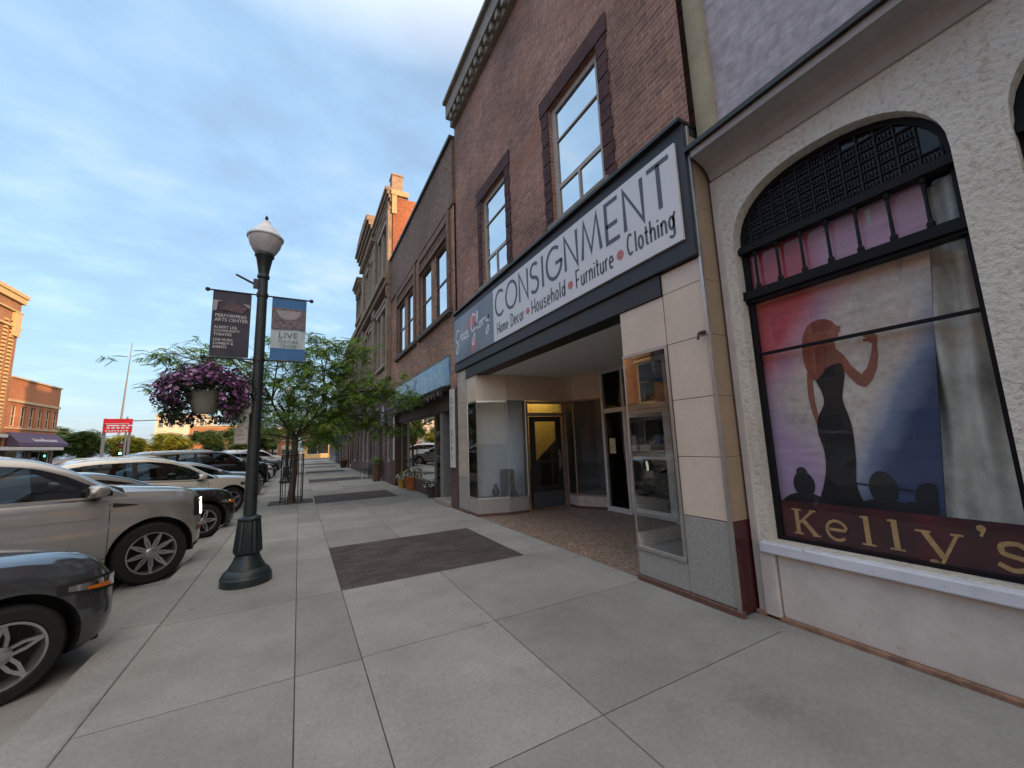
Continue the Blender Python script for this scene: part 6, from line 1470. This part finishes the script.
cb = t.nodes.new('ShaderNodeCombineXYZ'); t.links.new(wm('DIVIDE', sp.outputs[0], zc), cb.inputs[0]); t.links.new(wm('DIVIDE', sp.outputs[1], zc), cb.inputs[1])
mp = t.nodes.new('ShaderNodeMapping'); mp.inputs['Rotation'].default_value = (0, 0, R(-20)); mp.inputs['Scale'].default_value = (1.5, 1.9, 1); t.links.new(cb.outputs[0], mp.inputs[0])
n1 = t.nodes.new('ShaderNodeTexNoise'); n1.inputs['Scale'].default_value = 1.1; n1.inputs['Detail'].default_value = 9; n1.inputs['Roughness'].default_value = .55; n1.inputs['Distortion'].default_value = .35; t.links.new(mp.outputs[0], n1.inputs[0])
n2 = t.nodes.new('ShaderNodeTexNoise'); n2.inputs['Scale'].default_value = 3.2; n2.inputs['Detail'].default_value = 6; t.links.new(mp.outputs[0], n2.inputs[0])
f = wm('ADD', wm('MULTIPLY', n1.outputs[0], .62), wm('MULTIPLY', n2.outputs[0], .38))
hz = ramp(t, sp.outputs[2], [(0, (.125, .21, .36)), (.10, (.12, .215, .37)), (.35, (.165, .28, .43)), (.7, (.22, .34, .48))])
cl = ramp(t, f, [(.40, (.165, .232, .335)), (.46, (.172, .257, .375)), (.505, (.20, .293, .41)), (.56, (.24, .33, .43)), (.66, (.315, .375, .43))])
cm = ramp(t, f, [(.36, (.85,) * 3), (.46, (.6,) * 3), (.52, (.65,) * 3), (.60, (.9,) * 3)])
lowf = ramp(t, sp.outputs[2], [(0, (.15,) * 3), (.12, (.45,) * 3), (.35, (1,) * 3)])
skyc = mixc(t, wm('MULTIPLY', cm.outputs[0], lowf.outputs[0]), hz.outputs[0], cl.outputs[0])
# warm glow of the low sun and paler cloud overhead and behind the viewer
dt = t.nodes.new('ShaderNodeVectorMath'); dt.operation = 'DOT_PRODUCT'; t.links.new(tc.outputs['Generated'], dt.inputs[0]); dt.inputs[1].default_value = to_sun
gw = ramp(t, dt.outputs['Value'], [(.25, (0, 0, 0)), (.75, (.55,) * 3), (1, (1, 1, 1))])
skyc = mixc(t, gw.outputs[0], skyc, (1.6, 1.2, .82))
oh = ramp(t, sp.outputs[2], [(.72, (0, 0, 0)), (.98, (1, 1, 1))]); skyc = mixc(t, wm('MULTIPLY', oh.outputs[0], .85), skyc, (1.25, 1.12, .98))
ns = t.nodes.new('ShaderNodeMix'); ns.data_type = 'RGBA'; ns.blend_type = 'ADD'; ns.inputs[0].default_value = 1.0
sk = mixc(t, 1.0, sky.outputs[0], (.05, .05, .05), 'MULTIPLY')
t.links.new(skyc, ns.inputs[6]); t.links.new(sk, ns.inputs[7]); t.links.new(ns.outputs[2], bg.inputs[0]); bg.inputs[1].default_value = 1.0
t.links.new(bg.outputs[0], out.inputs[0])

cam = bpy.data.cameras.new('camera'); co = bpy.data.objects.new('camera', cam); col.objects.link(co)
cam.sensor_width = 36; cam.lens = 392.53 / 1024 * 36; cam.clip_start = .05; cam.clip_end = 3000
ya, pi_, ro = .496870622, .144429025, -.0371475531
fwd = Vector((math.sin(ya) * math.cos(pi_), math.cos(ya) * math.cos(pi_), math.sin(pi_))); rt = Vector((math.cos(ya), -math.sin(ya), 0)); up = rt.cross(fwd)
r2 = rt * math.cos(ro) + up * math.sin(ro); u2 = -rt * math.sin(ro) + up * math.cos(ro)
M3 = Matrix((r2, u2, -fwd)).transposed(); co.matrix_world = Matrix.Translation((0, 0, 1.6)) @ M3.to_4x4()
sc.camera = co
sc.view_settings.view_transform = 'Standard'; sc.view_settings.look = 'None'; sc.view_settings.exposure = .88; sc.view_settings.gamma = 1
sc.render.engine = 'CYCLES'; sc.cycles.use_denoising = True; sc.cycles.max_bounces = 8; sc.cycles.transparent_max_bounces = 16; sc.cycles.caustics_reflective = False; sc.cycles.caustics_refractive = False
sc.cycles.sample_clamp_indirect = 6
for o in bpy.data.objects:
    if '_local' in o: del o['_local']
